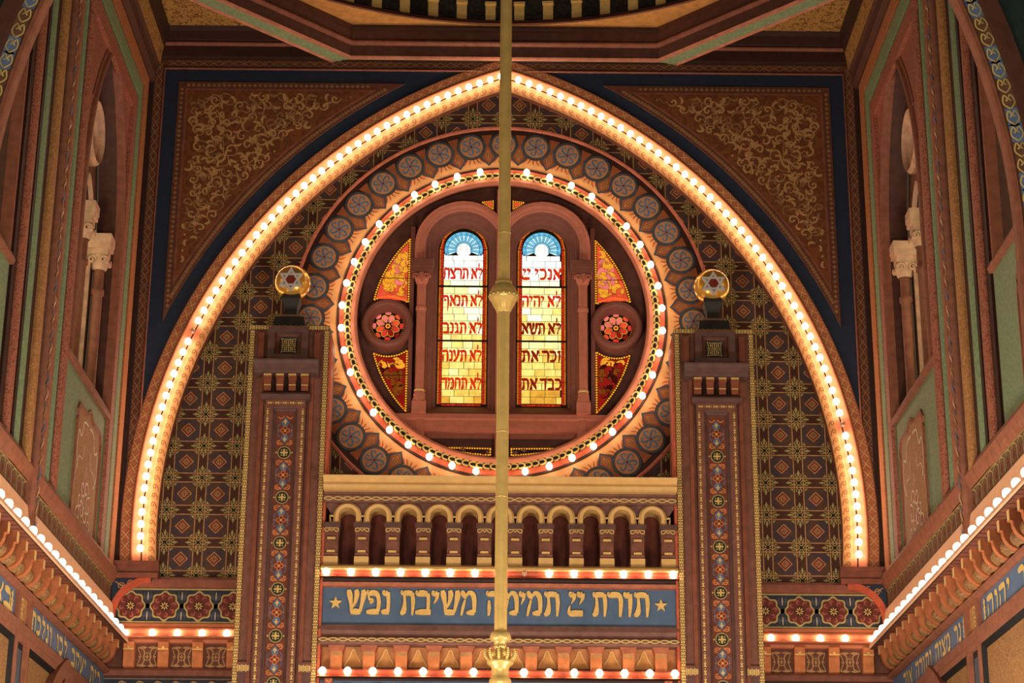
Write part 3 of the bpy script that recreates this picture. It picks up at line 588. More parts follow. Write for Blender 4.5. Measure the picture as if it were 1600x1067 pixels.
    # bottom light
    zt = 9.662; xb = 1.04; pts = [(sx*.135, zt), (sx*xb, zt)]+[(sx*x, z) for x, z in [(x, zt-.128+.128*(x/xb)**1.7) for x in [xb*(1-i/12) for i in range(1, 12)] if x > .14]]+[(sx*.135, zt-.126)]
    g = thing('stained_glass_window', 'dim narrow beaded glass strip below the transom, %s half' % SIDE[sx], 'stained glass', (sx*.6, 27.25, 9.54), 'bottom glass strips')
    b = MB(FG); b.poly(pts, GW, lead); beads(b, shrink(pts, .014), .036, .0135, GW+.002, amber_bead); b.build('beaded_edge', g)
    b = MB(FG); b.poly(shrink(pts, .03), GW+.002, smoke); leafy(b, shrink(pts, .034), GW+.004, [smoke2, smoke, smoke2, wine], 11+sx, None, .055); b.build('leaf_pattern', g)
    pts = [(sx*.135, 13.44), (sx*.135, 13.28), (sx*.20, 13.32), (sx*.34, 13.415)]
    g = thing('stained_glass_window', 'tiny three-cornered beaded glass between arch tops, %s of centre' % SIDE[sx], 'stained glass', (sx*.2, 27.25, 13.3), 'tiny top glass pieces')
    b = MB(FG); b.poly(pts, GW, lead); beads(b, shrink(pts, .012), .03, .011, GW+.002, amber_bead); b.build('beaded_edge', g)
    b = MB(FG); b.poly(shrink(pts, .026), GW+.002, coral); b.build('red_glass', g)

# ------------------------------------------------------------------ brass rod hanging at the crossing centre
RD = thing('chandelier_rod', 'long vertical brass rod with a bulbous knob hanging before the round window', 'chandelier rod', (0.02, 21.65, 6.0))
RX, RY = 0.023, 21.65
b = MB(); b.lathe((RX, RY), [(.070, 5.95), (.070, 13.62), (.070, 17.5)], brass, 24)
for z in (7.45, 8.2, 10.6): b.lathe((RX, RY), [(.0705, z), (.0735, z+.004), (.0735, z+.012), (.0705, z+.016)], brass, 24)
b.build('rod', RD)
K = 9.83
b = MB(); b.lathe((RX, RY), [(.07, K-.20), (.082, K-.185), (.105, K-.14), (.150, K-.05), (.168, K-.03), (.172, K+.0), (.160, K+.02), (.162, K+.04), (.140, K+.08), (.135, K+.10), (.11, K+.13), (.092, K+.145), (.097, K+.155), (.097, K+.185), (.072, K+.195)], brass, 28)
for i in range(16): a = 2*PI*i/16; b.ball((RX+.165*math.cos(a), RY+.165*math.sin(a), K+.0), .016, brass, 8, 6)
b.build('knob', RD)
b = MB(); Z = 5.93
b.lathe((RX, RY), [(.07, Z+.03), (.095, Z+.02), (.112, Z-.02), (.116, Z-.05), (.108, Z-.075), (.075, Z-.085), (.068, Z-.11), (.06, Z-.13), (.08, Z-.14), (.062, Z-.16)], brass, 24); b.build('collar', RD)
b = MB()
b.lathe((RX, RY), [(.055, Z-.13), (.066, Z-.18), (.072, Z-.24), (.095, Z-.28), (.150, Z-.30), (.140, Z-.33), (.10, Z-.36), (.092, Z-.40), (.09, Z-.45), (.10, Z-.475), (.118, Z-.50), (.12, Z-.56), (.09, Z-.60), (.08, Z-.9)], brass, 24)
for i in range(10):
    a = 2*PI*i/10+.2; d = Vector((math.cos(a), math.sin(a), 0))
    for j in range(7): t = j/6; P = Vector((RX, RY, 0))+d*(.11+.06*math.sin(t*2.0)); b.ball((P.x, P.y, Z-.31+.13*t), .022-.009*t, brass, 8, 5)
    P = Vector((RX, RY, 0))+d*.075; b.ball((P.x, P.y, Z-.22), .025, brass, 8, 5, 1.6)
b.build('foliate_cup', RD)

# ------------------------------------------------------------------ ark: two pylons with orbs
PYL = BK(25.9); XP = 2.885
pyl_m = mat('pylon_brown_paint', (124, 78, 62)); pyl_r = mat('pylon_red_brown_paint', (140, 78, 56)); pyl_d = mat('pylon_mauve_paint', (98, 68, 62)); charcoal = mat('charcoal_paint', (48, 44, 42))
def ladder(mb, u0, u1, v0, v1, w, m, step=.075, horiz=False):      # gold reticulated edging: X in boxes between bars
    L = (u1-u0) if horiz else (v1-v0); n = max(1, round(L/step)); W = (v1-v0) if horiz else (u1-u0)
    for i in range(n):
        s = i*L/n; s1 = s+L/n
        f = (lambda a, c: (u0+a, v0+c)) if horiz else (lambda a, c: (u0+c, v0+a))
        mb.poly([f(s, 0), f(s, W), f(s+.014, W), f(s+.014, 0)], w, m)
        c = (s+s1+.014)/2; d = (s1-s)*.33
        mb.poly([f(c-d, W*.12), f(c+d, W*.12), f(c+.006, W*.5), f(c+d, W*.88), f(c-d, W*.88), f(c-.006, W*.5)], w, m)
        for e in (-1, 1): mb.disk(f(c+e*d*.9, W*.5), .008, w, m, 6)
def chainlet(mb, u, v0, v1, w, m, horiz=False, wd=.04, step=.105):  # little bow-tie and dot border
    L = v1-v0; n = max(1, round(L/step))
    for i in range(n):
        s = v0+i*L/n; f = (lambda a, c: (a, u+c)) if horiz else (lambda a, c: (u+c, a)); h = L/n
        mb.poly([f(s+.012, -wd*.5), f(s+h*.36, -.006), f(s+h*.64, -wd*.5), f(s+h*.64, wd*.5), f(s+h*.36, .006), f(s+.012, wd*.5)], w, m); mb.disk(f(s+h*.84, 0), wd*.22, w, m, 8)
for sx in (-1, 1):
    py = thing('ark_pylon', 'tall brown pylon with gold-edged painted pilaster on %s of the lettered frieze' % SIDE[sx], 'pylon', (sx*XP, 25.9, 0), 'ark pylons')
    c = sx*XP
    b = MB(PYL); b.box(c-.54, c+.54, 0, 10.97, -.9, 0, pyl_m); b.box(c-.54, c-.47, 0, 10.97, 0, .03, brown); b.box(c+.47, c+.54, 0, 10.97, 0, .03, brown); b.box(c-.54, c+.54, 10.90, 10.97, 0, .031, brown)
    e = -sx*.555; b.box(c+e-.02, c+e+.02, 4.5, 10.8, -.3, -.02, mat('red_groove_paint', (196, 96, 66)))
    b.build('shaft', py)
    b = MB(PYL); ladder(b, c-.54, c-.47, 4.6, 10.90, .032, paleg); ladder(b, c+.47, c+.54, 4.6, 10.90, .032, paleg); ladder(b, c-.54, c+.54, 10.902, 10.968, .033, paleg, .075, True); b.build('gold_edging', py)
    b = MB(PYL); b.box(c-.36, c-.31, 4.6, 10.41, 0, .05, pyl_r); b.box(c+.31, c+.36, 4.6, 10.41, 0, .05, pyl_r)
    b.box(c-.42, c-.34, 10.45, 10.86, 0, .04, pyl_r); b.box(c+.34, c+.42, 10.45, 10.86, 0, .04, pyl_r); b.build('side_strip', py)
    # niche foot blocks
    b = MB(PYL)
    for q in (-1, 1): b.box(c+q*.395-.075, c+q*.395+.075, 4.6, 6.22, 0, .035, pyl_d); b.box(c+q*.395-.085, c+q*.395+.085, 6.22, 6.36, 0, .06, pyl_m); ladder(b, c+q*.395-.08, c+q*.395+.08, 6.235, 6.325, .061, paleg, .05, True)
    b.build('niche_foot', py)
    # pilaster with recessed painted panel
    b = MB(PYL); b.box(c-.27, c-.17, 4.6, 9.87, 0, .13, pyl_m); b.box(c+.17, c+.27, 4.6, 9.87, 0, .13, pyl_m); b.box(c-.17, c+.17, 9.77, 9.87, 0, .13, pyl_m)
    for q in (-1, 1): b.run([(c+q*.17, .13), (c+q*.155, .12), (c+q*.15, .10), (c+q*.125, .08), (c+q*.12, .05)], 4.6, 9.77, pyl_d, vertical=True)
    b.run([(9.77, .13), (9.755, .12), (9.75, .10), (9.725, .08), (9.72, .05)], c-.17, c+.17, pyl_d); b.build('pilaster', py)
    b = MB(PYL)
    for q in (-1, 1): b = MB(PYL); chainlet(b, c+q*.235, 4.65, 9.76, .1315, paleg); b.build('gold_border', py)
    b = MB(PYL); chainlet(b, 9.83, c-.25, c+.25, .1315, paleg, True); b.build('gold_border', py)
    b = MB(PYL); b.rect(c-.125, c+.125, 4.6, 9.73, .05, mat('panel_red_brown', (126, 66, 46))); b.rect(c-.105, c+.105, 4.6, 9.69, .0505, mat('panel_rust', (112, 60, 44)))
    for k in range(8):
        z = 9.16-k*.615
        b.disk((c, z), .088, .0515, oliveg, 20); b.disk((c, z), .076, .052, mat('medallion_black_green', (30, 34, 26)), 20)
        b.rect(c-.012, c+.012, z-.05, z+.05, .0526, paleg); b.rect(c-.05, c+.05, z-.012, z+.012, .0528, paleg)
        for q in (-1, 1):
            for r in (-1, 1): b.disk((c+q*.034, z+r*.034), .009, .0528, paleg, 8); b.stroke(spl([(c+q*.02, z+r*.125), (c+q*.075, z+r*.11), (c+q*.095, z+r*.155), (c+q*.06, z+r*.17)], 4), .016, .0522, orangep)
            b.disk((c+q*.105, z), .012, .0525, paleg, 8)
        zf = z+.3075
        if zf < 9.6:
            for r in (-1, 1):
                b.poly([(c, zf+r*.185), (c+.055, zf+r*.115), (c+.03, zf+r*.06), (c-.03, zf+r*.06), (c-.055, zf+r*.115)], .0514, bluep)
                b.poly([(c, zf+r*.16), (c+.03, zf+r*.115), (c+.008, zf+r*.115), (c+.008, zf+r*.085), (c-.008, zf+r*.085), (c-.008, zf+r*.115), (c-.03, zf+r*.115)], .0522, paleg)
                for q in (-1, 1): b.stroke(spl([(c+q*.015, zf+r*.20), (c+q*.06, zf+r*.165), (c+q*.10, zf+r*.19)], 3), .014, .0523, orangep); b.stroke(spl([(c+q*.07, zf+r*.09), (c+q*.095, zf+r*.05), (c+q*.075, zf)], 3), .012, .0523, bluep)
            for a in range(4): b.disk((c+.036*math.cos(a*PI/2), zf+.036*math.sin(a*PI/2)), .030, .0516, orangep, 12); 
            for a in range(4): b.disk((c+.036*math.cos(a*PI/2), zf+.036*math.sin(a*PI/2)), .018, .0520, redm, 12)
            b.disk((c, zf), .014, .0524, paleg, 8)
            for q in (-1, 1): b.disk((c+q*.09, zf), .010, .0522, orangep, 6)
    b.build('painted_panel', py)
    b = MB(PYL); b.run([(9.87, 0), (9.87, .17), (9.89, .20), (9.93, .21), (9.96, .19), (9.97, 0)], c-.33, c+.33, pyl_d); b.box(c-.31, c+.31, 9.97, 10.22, 0, .08, dbrown); b.build('lower_cornice', py)
    for q in (-1.5, -.5, .5, 1.5):
        x = c+q*.166; b = MB(PYL); b.prism([(x-.05, 10.22), (x+.05, 10.22), (x+.045, 9.99), (x-.045, 9.99)], .05, .19, pyl_r); b.box(x-.055, x+.055, 10.155, 10.215, .05, .225, pyl_r); br = b.build('bracket', py)
        b = MB(PYL); b.rect(x-.052, x+.052, 10.185, 10.212, .226, paleg); b.rect(x-.046, x+.046, 10.055, 10.07, .191, paleg); b.build('gold_stripe', br)
    b = MB(PYL); b.run([(10.22, 0), (10.22, .24), (10.25, .25), (10.28, .29), (10.32, .34), (10.36, .36), (10.38, .36), (10.41, .28), (10.42, 0)], c-.43, c+.43, pyl_d); b.build('capital', py)
    b = MB(PYL); b.box(c-.27, c-.19, 10.41, 10.89, 0, .20, pyl_d); b.box(c+.19, c+.27, 10.41, 10.89, 0, .20, pyl_d); b.box(c-.19, c+.19, 10.81, 10.89, 0, .20, pyl_d); b.box(c-.19, c+.19, 10.41, 10.50, 0, .20, pyl_d)
    sq = lambda h: [(c-h, 10.655-h), (c+h, 10.655-h), (c+h, 10.655+h), (c-h, 10.655+h)]
    b.loft([[b.P(u, v, w) for u, v in sq(h)] for h, w in ((.20, .20), (.175, .19), (.165, .14), (.12, .10))], brown, False, True); b.rect(c-.125, c+.125, 10.53, 10.78, .10, charcoal); b.build('die_block', py)
    b = MB(PYL); C = (c, 10.655)
    for q in (-1, 1):
        b.rect(C[0]-.006+q*0, C[0]+.006, C[1]-.095, C[1]+.095, .1015, paleg) if q > 0 else b.rect(C[0]-.095, C[0]+.095, C[1]-.006, C[1]+.006, .102, paleg)
        for r in (-1, 1):
            o = [(C[0]+q*x, C[1]+r*y) for x, y in ((.018, .02), (.05, .03), (.09, .018), (.082, .05), (.10, .10), (.05, .082), (.018, .09), (.03, .05))]
            b.stroke(o+[o[0]], .011, .1018, paleg); b.disk((C[0]+q*.052, C[1]+r*.055), .013, .102, paleg, 8)
    b.build('gold_emblem', py)
    # orb finial
    Y0 = 26.08; k_ = Y0/25.9; xo = sx*2.88*k_; zo = 11.665
    ob = thing('orb_finial', 'polished gold orb with a silver six-pointed star on the %s pylon' % SIDE[sx], 'orb', (xo, Y0, 10.97), 'pylon orbs')
    b = MB(); b.ball((xo, Y0, zo), .247, ballg, 40, 28); b.build('ball', ob)
    FO = BK(Y0); b = MB(FO); h = lambda r, o: [(xo+r*math.sin(o+2*PI*i/3), zo-.04+r*math.cos(o+2*PI*i/3)) for i in range(3)]
    b.disk((xo, zo-.04), .098, .2485, redm, 6, PI/6)
    for o, d in ((0, 0), (PI, .002)):
        A, B = h(.182, o), h(.126, o)
        for i in range(3): j = (i+1) % 3; b.prism([A[i], A[j], B[j], B[i]], .20, .252+d, steel)
    b.build('star', ob)
    b = MB(FO)
    def ped(v0, v1, h0, h1, m): b.loft([[b.P(u, v, w) for u, w in ((xo-h, -h), (xo+h, -h), (xo+h, h), (xo-h, h))] for v, h in ((v0, h0), (v1, h1))], m, False, True)
    ped(10.97, 11.10, .215, .20, charcoal); ped(11.10, 11.105, .20, .15, charcoal); ped(11.105, 11.15, .15, .15, tan2); ped(11.15, 11.17, .15, .09, charcoal); ped(11.17, 11.26, .085, .085, charcoal); ped(11.26, 11.40, .085, .13, charcoal); ped(11.40, 11.46, .135, .12, charcoal); b.build('pedestal', ob)

# ------------------------------------------------------------------ ark attic: arcade, lettered frieze, bracket cornice
FA = BK(26.0); XW = 2.335; PA = .4035
ac = thing('arcade_cornice', 'cream arcade of eleven small round arches on stubby columns above the lettered frieze', 'arcade', (0, 26.0, 7.55))
b = MB(FA); b.run([(8.645, 0), (8.645, .20), (8.66, .26), (8.70, .27), (8.74, .25), (8.79, .31), (8.815, .32), (8.83, .20), (8.83, 0), (8.83, -.9), (8.80, -.9)], -XW, XW, cream); b.build('ledge', ac)
b = MB(FA); b.run([(8.50, .0), (8.50, .12), (8.59, .12), (8.60, .10), (8.645, .10), (8.645, 0)], -XW, XW, mauve)
def twist(mb, u0, u1, v, w, m, amp=.022, step=.125):
    n = int((u1-u0)/step); st = (u1-u0)/n
    for ph in (0, PI):
        pts = [(u0+i*st/8, v+amp*math.sin(2*PI*i/16+ph)) for i in range(n*8+1)]; mb.stroke(pts, .014, w+(0 if ph else .0008), m)
twist(b, -XW, XW, 8.548, .122, paleg); b.build('twist_band', ac)
b = MB(FA); b.rect(-XW, XW, 7.5, 8.6, -.30, mat('arcade_dark_red', (104, 48, 34))); b.build('back_panel', ac)  # back of the arcade openings is dark red-brown
for k in range(-5, 6):
    x = k*PA; b = MB(FA); n = 16
    o = [(x-.185, 8.22)]+[(x-.185*math.cos(PI*i/n), 8.32+.185*math.sin(PI*i/n)) for i in range(n+1)]+[(x+.185, 8.22)]
    i_ = [(x-.115, 8.22)]+[(x-.115*math.cos(PI*i/n), 8.32+.115*math.sin(PI*i/n)) for i in range(n+1)]+[(x+.115, 8.22)]
    mid = [((a[0]*.62+c[0]*.38), (a[1]*.62+c[1]*.38)) for a, c in zip(o, i_)]
    b.loft([[b.P(*q, w) for q in pp] for pp, w in ((o, -.02), (o, .07), (mid, .10), (i_, .09), (i_, -.28))], cream)
    b.build('arch', ac)
for k in range(-6, 6):
    x = (k+.5)*PA; b = MB(FA); a0, a1 = max(-XW, x-.09), min(XW, x+.09)
    if a1-a0 < .04: continue
    rt = [(min(XW, x+PA/2-.18*math.sin(t)), 8.32+.18*math.cos(t)) for t in [PI/2*i/10 for i in range(11)]]; lf_ = [(max(-XW, x-PA/2+.18*math.sin(t)), 8.32+.18*math.cos(t)) for t in [PI/2*i/10 for i in range(11)]]
    sp_ = MB(FA); sp_.prism([(rt[0][0], 8.51)]+rt+lf_[::-1]+[(lf_[0][0], 8.51)], -.28, .02, mauve); sp_.box(max(-XW, x-.035), min(XW, x+.035), 8.22, 8.335, -.28, .06, cream); sp_.build('spandrel', ac)
    b.box(a0, a1, 7.775, 8.095, -.1, .05, pyl_m); b.run([(7.79, .05), (7.82, .065), (7.85, .05)], a0, a1, pyl_m); b.box(a0+.01, a1-.01, 7.86, 7.99, .03, .065, pyl_m); co = b.build('column', ac)
    b = MB(FA); b.box(max(-XW, x-.10), min(XW, x+.10), 8.095, 8.16, -.1, .08, pyl_m); b.box(max(-XW, x-.112), min(XW, x+.112), 8.16, 8.225, -.1, .12, pyl_d); b.build('capital', co)
    if a1-a0 > .15:
        b = MB(FA)
        for q in (-1, 1): b.stroke(spl([(x, 8.115), (x+q*.025, 8.14), (x+q*.05, 8.115), (x+q*.08, 8.11), (x+q*.085, 8.15), (x, 8.158)], 4), .012, .082, paleg)
        b.build('gold_scroll', co); b = MB(FA)
        b.poly([(x, 8.26), (x-.03, 8.31), (x-.012, 8.30), (x-.008, 8.235), (x+.008, 8.235), (x+.012, 8.30), (x+.03, 8.31)], .062, black)
        b.build('keyhole', co)
    b = MB(FA)
    for z in (8.02, 7.845): b.prism([(max(-XW, x-.055), z-.013), (min(XW, x+.055), z-.013), (min(XW, x+.05), z+.013), (max(-XW, x-.05), z+.013)], .05, .085, gold)
    b.build('gold_bar', co)
    b = MB(FA); b.box(max(-XW, x-.095), min(XW, x+.095), 7.655, 7.775, -.28, .085, cream); b.build('plinth', co)
b = MB(FA); b.run([(7.575, -.3), (7.575, .17), (7.59, .19), (7.62, .18), (7.655, .12), (7.66, -.3)], -XW, XW, cream); b.build('base_ledge', ac)
fr = thing('inscription_frieze', 'long blue frieze of raised gold Hebrew letters between two small stars', 'frieze', (0, 26.0, 6.8))
b = MB(FA); b.run([(7.575, .16), (7.555, .12), (7.52, .10), (7.505, .14), (7.49, .16)], -XW, XW, mat('red_groove_paint', (196, 96, 66)), caps=False); b.run([(7.49, .16), (7.485, .05), (7.44, .04), (7.43, .03)], -XW, XW, dbrown); b.run([(7.43, .03), (7.435, .07), (7.385, .06), (7.375, 0)], -XW, XW, terra); b.build('bulb_channel', fr)
b = MB(FA); b.box(-XW, XW, 6.86, 7.40, -.3, 0, frieze_blue); b.build('panel', fr)
PXX = lambda px: (px-780.9)/118.4
LT = [('ש', 546, 573), ('פ', 576, 598), ('נ', 599, 613), ('ת', 628, 651), ('ב', 651.5, 676), ('י', 677, 688.5), ('ש', 691, 718.5), ('מ', 722, 745.6), ('ה', 761.6, 784), ('מ', 788.5, 811), ('י', 812, 822), ('מ', 824, 847.5), ('ת', 850, 875), ('״', 887.5, 915), ('ת', 925, 948), ('ר', 949, 971), ('ו', 973.5, 987), ('ת', 989, 1014)]
for ch, a, c in LT:
    h = .335; x0, x1 = PXX(a), PXX(c); s = (x1-x0)/(GL[ch][0]*h); b = MB(FA); glyph(b, ch, x0, 7.012, h, s, .035, gold, 0.0, 1, 1.14); b.build('letter', fr)
for q in (528, 1031):
    x = PXX(q); b = MB(FA); b.prism([(x+(.088 if i % 2 == 0 else .036)*math.sin(PI*i/5), 7.165+(.088 if i % 2 == 0 else .036)*math.cos(PI*i/5)) for i in range(10)], 0, .03, gold); b.build('star', fr)
b = MB(FA); b.run([(6.875, 0), (6.87, .07), (6.815, .10), (6.805, .05), (6.76, .03), (6.72, .05), (6.705, .09), (6.64, .10), (6.615, .08), (6.61, -.3)], -XW, XW, mauve); b.build('lower_moulding', fr)
b = MB(FA); twist(b, -XW, XW, 6.672, .103, paleg, .02); b.build('twist_band', fr)
bc = thing('bracket_cornice', 'lower ark cornice of glowing orange brackets between cream pointed niches', 'cornice', (0, 26.0, 6.2), )
b = MB(FA); b.rect(-XW, XW, 6.25, 6.62, -.12, mat('niche_warm_paint', (196, 132, 82))); b.run([(6.29, -.2), (6.29, .10), (6.28, .14), (6.265, .15), (6.235, .13), (6.21, .10), (6.20, .13), (6.185, .15), (6.18, .0)], -XW, XW, mat('red_groove_paint', (196, 96, 66))); b.run([(6.18, .15), (6.175, .04), (6.15, .03)], -XW, XW, dbrown); b.build('bulb_channel', bc)
for k in range(-5, 6):
    x = k*.42; b = MB(FA); b.prism([(x-.11, 6.61), (x+.11, 6.61), (x+.08, 6.53), (x-.08, 6.53)], -.12, .06, terra); b.box(x-.075, x+.075, 6.29, 6.53, -.12, .04, orangep); br = b.build('bracket', bc)
    b = MB(FA); b.rect(x-.072, x+.072, 6.475, 6.515, .0415, tan); b.disk((x, 6.515), .028, .0418, tan, 10); b.build('gold_cap', br)
for k in range(-6, 6):
    x = (k+.5)*.42; b = MB(FA); pts = [(x-.125, 6.32), (x-.10, 6.40), (x-.05, 6.48), (x-.02, 6.56), (x, 6.58), (x+.02, 6.56), (x+.05, 6.48), (x+.10, 6.40), (x+.125, 6.32)]
    if abs(x) > 2.25: continue
    b.stroke(spl(pts, 3), .016, -.105, cream, -.12); b.prism(pts, -.12, -.113, mat('niche_gold_paint', (206, 146, 80))); b.box(x-.125, x+.125, 6.29, 6.335, -.12, -.02, brown); b.build('niche', bc)
lf = thing('inscription_frieze', 'second blue frieze of gold Hebrew letters, mostly below the bottom bulb row', 'frieze', (0, 26.0, 5.6))
b = MB(FA); b.box(-XW, XW, 5.4, 6.17, -.3, 0, frieze_blue); b.build('panel', lf)
for q in (-1, 1): b = MB(FA); b.box(q*2.19-.05, q*2.19+.05, 5.4, 6.19, 0, .05, mat('red_groove_paint', (196, 96, 66))); b.stroke([(q*2.19-.03, 6.16), (q*2.19, 6.12), (q*2.19+.03, 6.16)], .012, .052, gold); b.build('end_post', lf)
line = 'עדות ״ נאמנה מחכימת פתי'; h = .335; W = line_width(line, .8, .1, .5)*h; u = W/2
for ch in line:
    if ch == ' ': u -= .5*h; continue
    wd_ = GL[ch][0]*h*.8; b = MB(FA); glyph(b, ch, u-wd_, 5.795, h, .8, .035, gold, 0.0); b.build('letter', lf); u -= wd_+.1*h
for row, (z, w) in enumerate(((7.548, .165), (6.25, .16))):
    for k in range(-7, 8):
        off = row == 0 and k == 1
        wh = 'row over the lettered frieze' if row == 0 else 'bottom row under orange brackets'
        ps = 'centre' if k == 0 else '%s %s of centre' % (nth(abs(k)), 'right' if k > 0 else 'left')
        bulb(FA(k*.3235+.002, z, w), 'dark unlit bulb right of rod in the row over the lettered frieze' if off else 'lit bulb in the %s, %s' % (wh, ps), 'ark bulb rows', not off, 1.05)

# ------------------------------------------------------------------ cornice on the back wall either side of the ark
petal_m = mat('quatrefoil_maroon', (96, 40, 30)); 
for sx in (-1, 1):
    wc = thing('wall_cornice', 'short stretch of cornice with maroon quatrefoils between pylon and %s wall' % SIDE[sx], 'cornice', (sx*4.2, 27.0, 6.4), 'back wall cornices')
    u0, u1 = sorted((sx*3.30, sx*5.30))
    b = MB(F0); b.run([(7.56, 0), (7.56, .06), (7.60, .10), (7.66, .11), (7.70, .07), (7.70, 0)], u0, u1, terrad); b.build('ledge', wc)
    b = MB(F0); b.rect(u0, u1, 7.08, 7.56, .01, mat('frieze_ink_blue', (40, 46, 60)))
    b.rect(u0, u1, 7.535, 7.555, .012, oliveg); b.rect(u0, u1, 7.085, 7.105, .012, oliveg)
    for k in range(5):
        x = sx*(3.15+k*.4615); z = 7.315
        if abs(x) < 3.3: continue
        def quat(s): return [(x+s*(.172+.014*math.cos(8*a))*math.cos(a), z+s*(.172+.014*math.cos(8*a))*math.sin(a)) for a in [2*PI*i/64 for i in range(64)]]
        b.poly(quat(1.14), .0125, oliveg); b.poly(quat(1.0), .0135, petal_m); b.disk((x, z), .072, .0145, dbrown, 16)
        for j in range(8):
            a = j*PI/4; b.poly([(x+r*math.cos(a+d), z+r*math.sin(a+d)) for r, d in ((.012, 0), (.035, .25), (.062, 0), (.035, -.25))], .0155, paleg)
            b.stroke(spl([(x+.09*math.cos(a+.2), z+.09*math.sin(a+.2)), (x+.13*math.cos(a+.32), z+.13*math.sin(a+.32)), (x+.15*math.cos(a+.1), z+.15*math.sin(a+.1)), (x+.12*math.cos(a), z+.12*math.sin(a))], 3), [.01, .014, .018, .022, .024, .022, .018, .012, .008, .004], .0155, mat('petal_pink_paint', (156, 84, 70)))
        xm = x+sx*.2307
        if k < 4:
            for r in (-1, 1):
                b.rect(xm-.028, xm+.028, z-.03, z+.03, .0128, oliveg)
                for q in (-1, 0, 1): b.poly([(xm+q*.045, z+r*.20), (xm+q*.045+.018, z+r*.13), (xm+q*.02, z+r*.07), (xm+q*.045-.018, z+r*.13)], .0132, slate if q else bluep); 
                b.stroke([(xm, z+r*.19), (xm, z+r*.08)], .008, .0138, paleg)
    b.build('quatrefoil_frieze', wc)
    b = MB(F0); b.run([(7.08, .01), (7.07, .05), (7.02, .07), (7.0, .10), (6.975, .11), (6.97, .09), (6.93, .08), (6.90, .10), (6.88, .16), (6.86, .16), (6.85, .06), (6.81, .04), (6.80, 0)], u0, u1, cove_m); b.build('bulb_channel', wc)
    b = MB(F0); b.rect(u0, u1, 6.46, 6.82, .005, mat('bracket_field_brown', (104, 60, 44)))
    for k in range(4):
        x = sx*(4.955-(k+.5)*.4605); z = 6.625
        if abs(x) < 3.3: continue
        for q in (-1, 1):
            b.stroke([(x-q*.12, z+.12), (x, z+q*.0+.08) if 0 else (x+q*.02, z+.07), (x+q*.12, z+.12)], .001, .0062, tan)
            b.stroke(spl([(x+q*.13, z+.125), (x+q*.05, z+.09), (x+q*.04, z+.0), (x+q*.05, z-.09), (x+q*.13, z-.125)], 4), .016, .0064, tan)
            b.stroke([(x+q*.13, z+.12), (x+q*.085, z), (x+q*.13, z-.12)], .012, .0066, tan); b.disk((x+q*.105, z), .014, .0068, tan, 4)
            for r in (-1, 1): b.poly([(x, z+r*.125), (x+q*.06, z+r*.10), (x+q*.11, z+r*.135), (x+q*.05, z+r*.14)], .0064, tan)
        b.annulus((x, z), .045, .058, .0066, tan, 14); b.rect(x-.008, x+.008, z-.03, z+.03, .0068, tan); b.rect(x-.02, x+.02, z-.008, z+.008, .007, tan)
    b.build('ornament_field', wc)
    for k in range(4):
        x = sx*(4.955-k*.4605); b = MB(F0)
        if abs(x) < 3.3: continue
        prof = [(6.80, .005), (6.80, .15), (6.70, .15), (6.67, .12), (6.60, .11), (6.52, .11), (6.48, .09), (6.46, .005)]
        b.run(prof, x-.072, x+.072, orangep); br = b.build('bracket', wc)
        b = MB(F0); b.rect(x-.07, x+.07, 6.695, 6.712, .152, gold); b.disk((x, 6.725), .018, .1525, gold, 8); b.build('gold_trim', br)
    b = MB(F0); b.run([(6.46, 0), (6.46, .06), (6.43, .08), (6.36, .07), (6.35, .0)], u0, u1, terrad); b.build('lower_moulding', wc)
    b = MB(F0); b.rect(u0, u1, 5.3, 6.36, .005, mat('frieze_ink_blue', (40, 46, 60))); b.rect(u0, u1, 6.32, 6.335, .007, tan2)
    for k in range(8):
        x = sx*(3.35+k*.24); b.stroke(spl([(x-.09, 6.20), (x-.03, 6.29), (x+.05, 6.26), (x+.03, 6.20)], 4), .014, .007, tan); b.stroke(spl([(x, 6.0), (x+.02, 6.18), (x-.02, 6.30)], 4), .014, .0072, tan)
    b.build('scroll_frieze', wc)
    for k in range(4): bulb(F0(sx*(4.655-k*.333), 6.925, .13), 'lit bulb on back wall cornice beside the %s wall, %s from the corner' % (SIDE[sx], nth(k+1)), 'back wall cornice bulbs', True, 1.0)

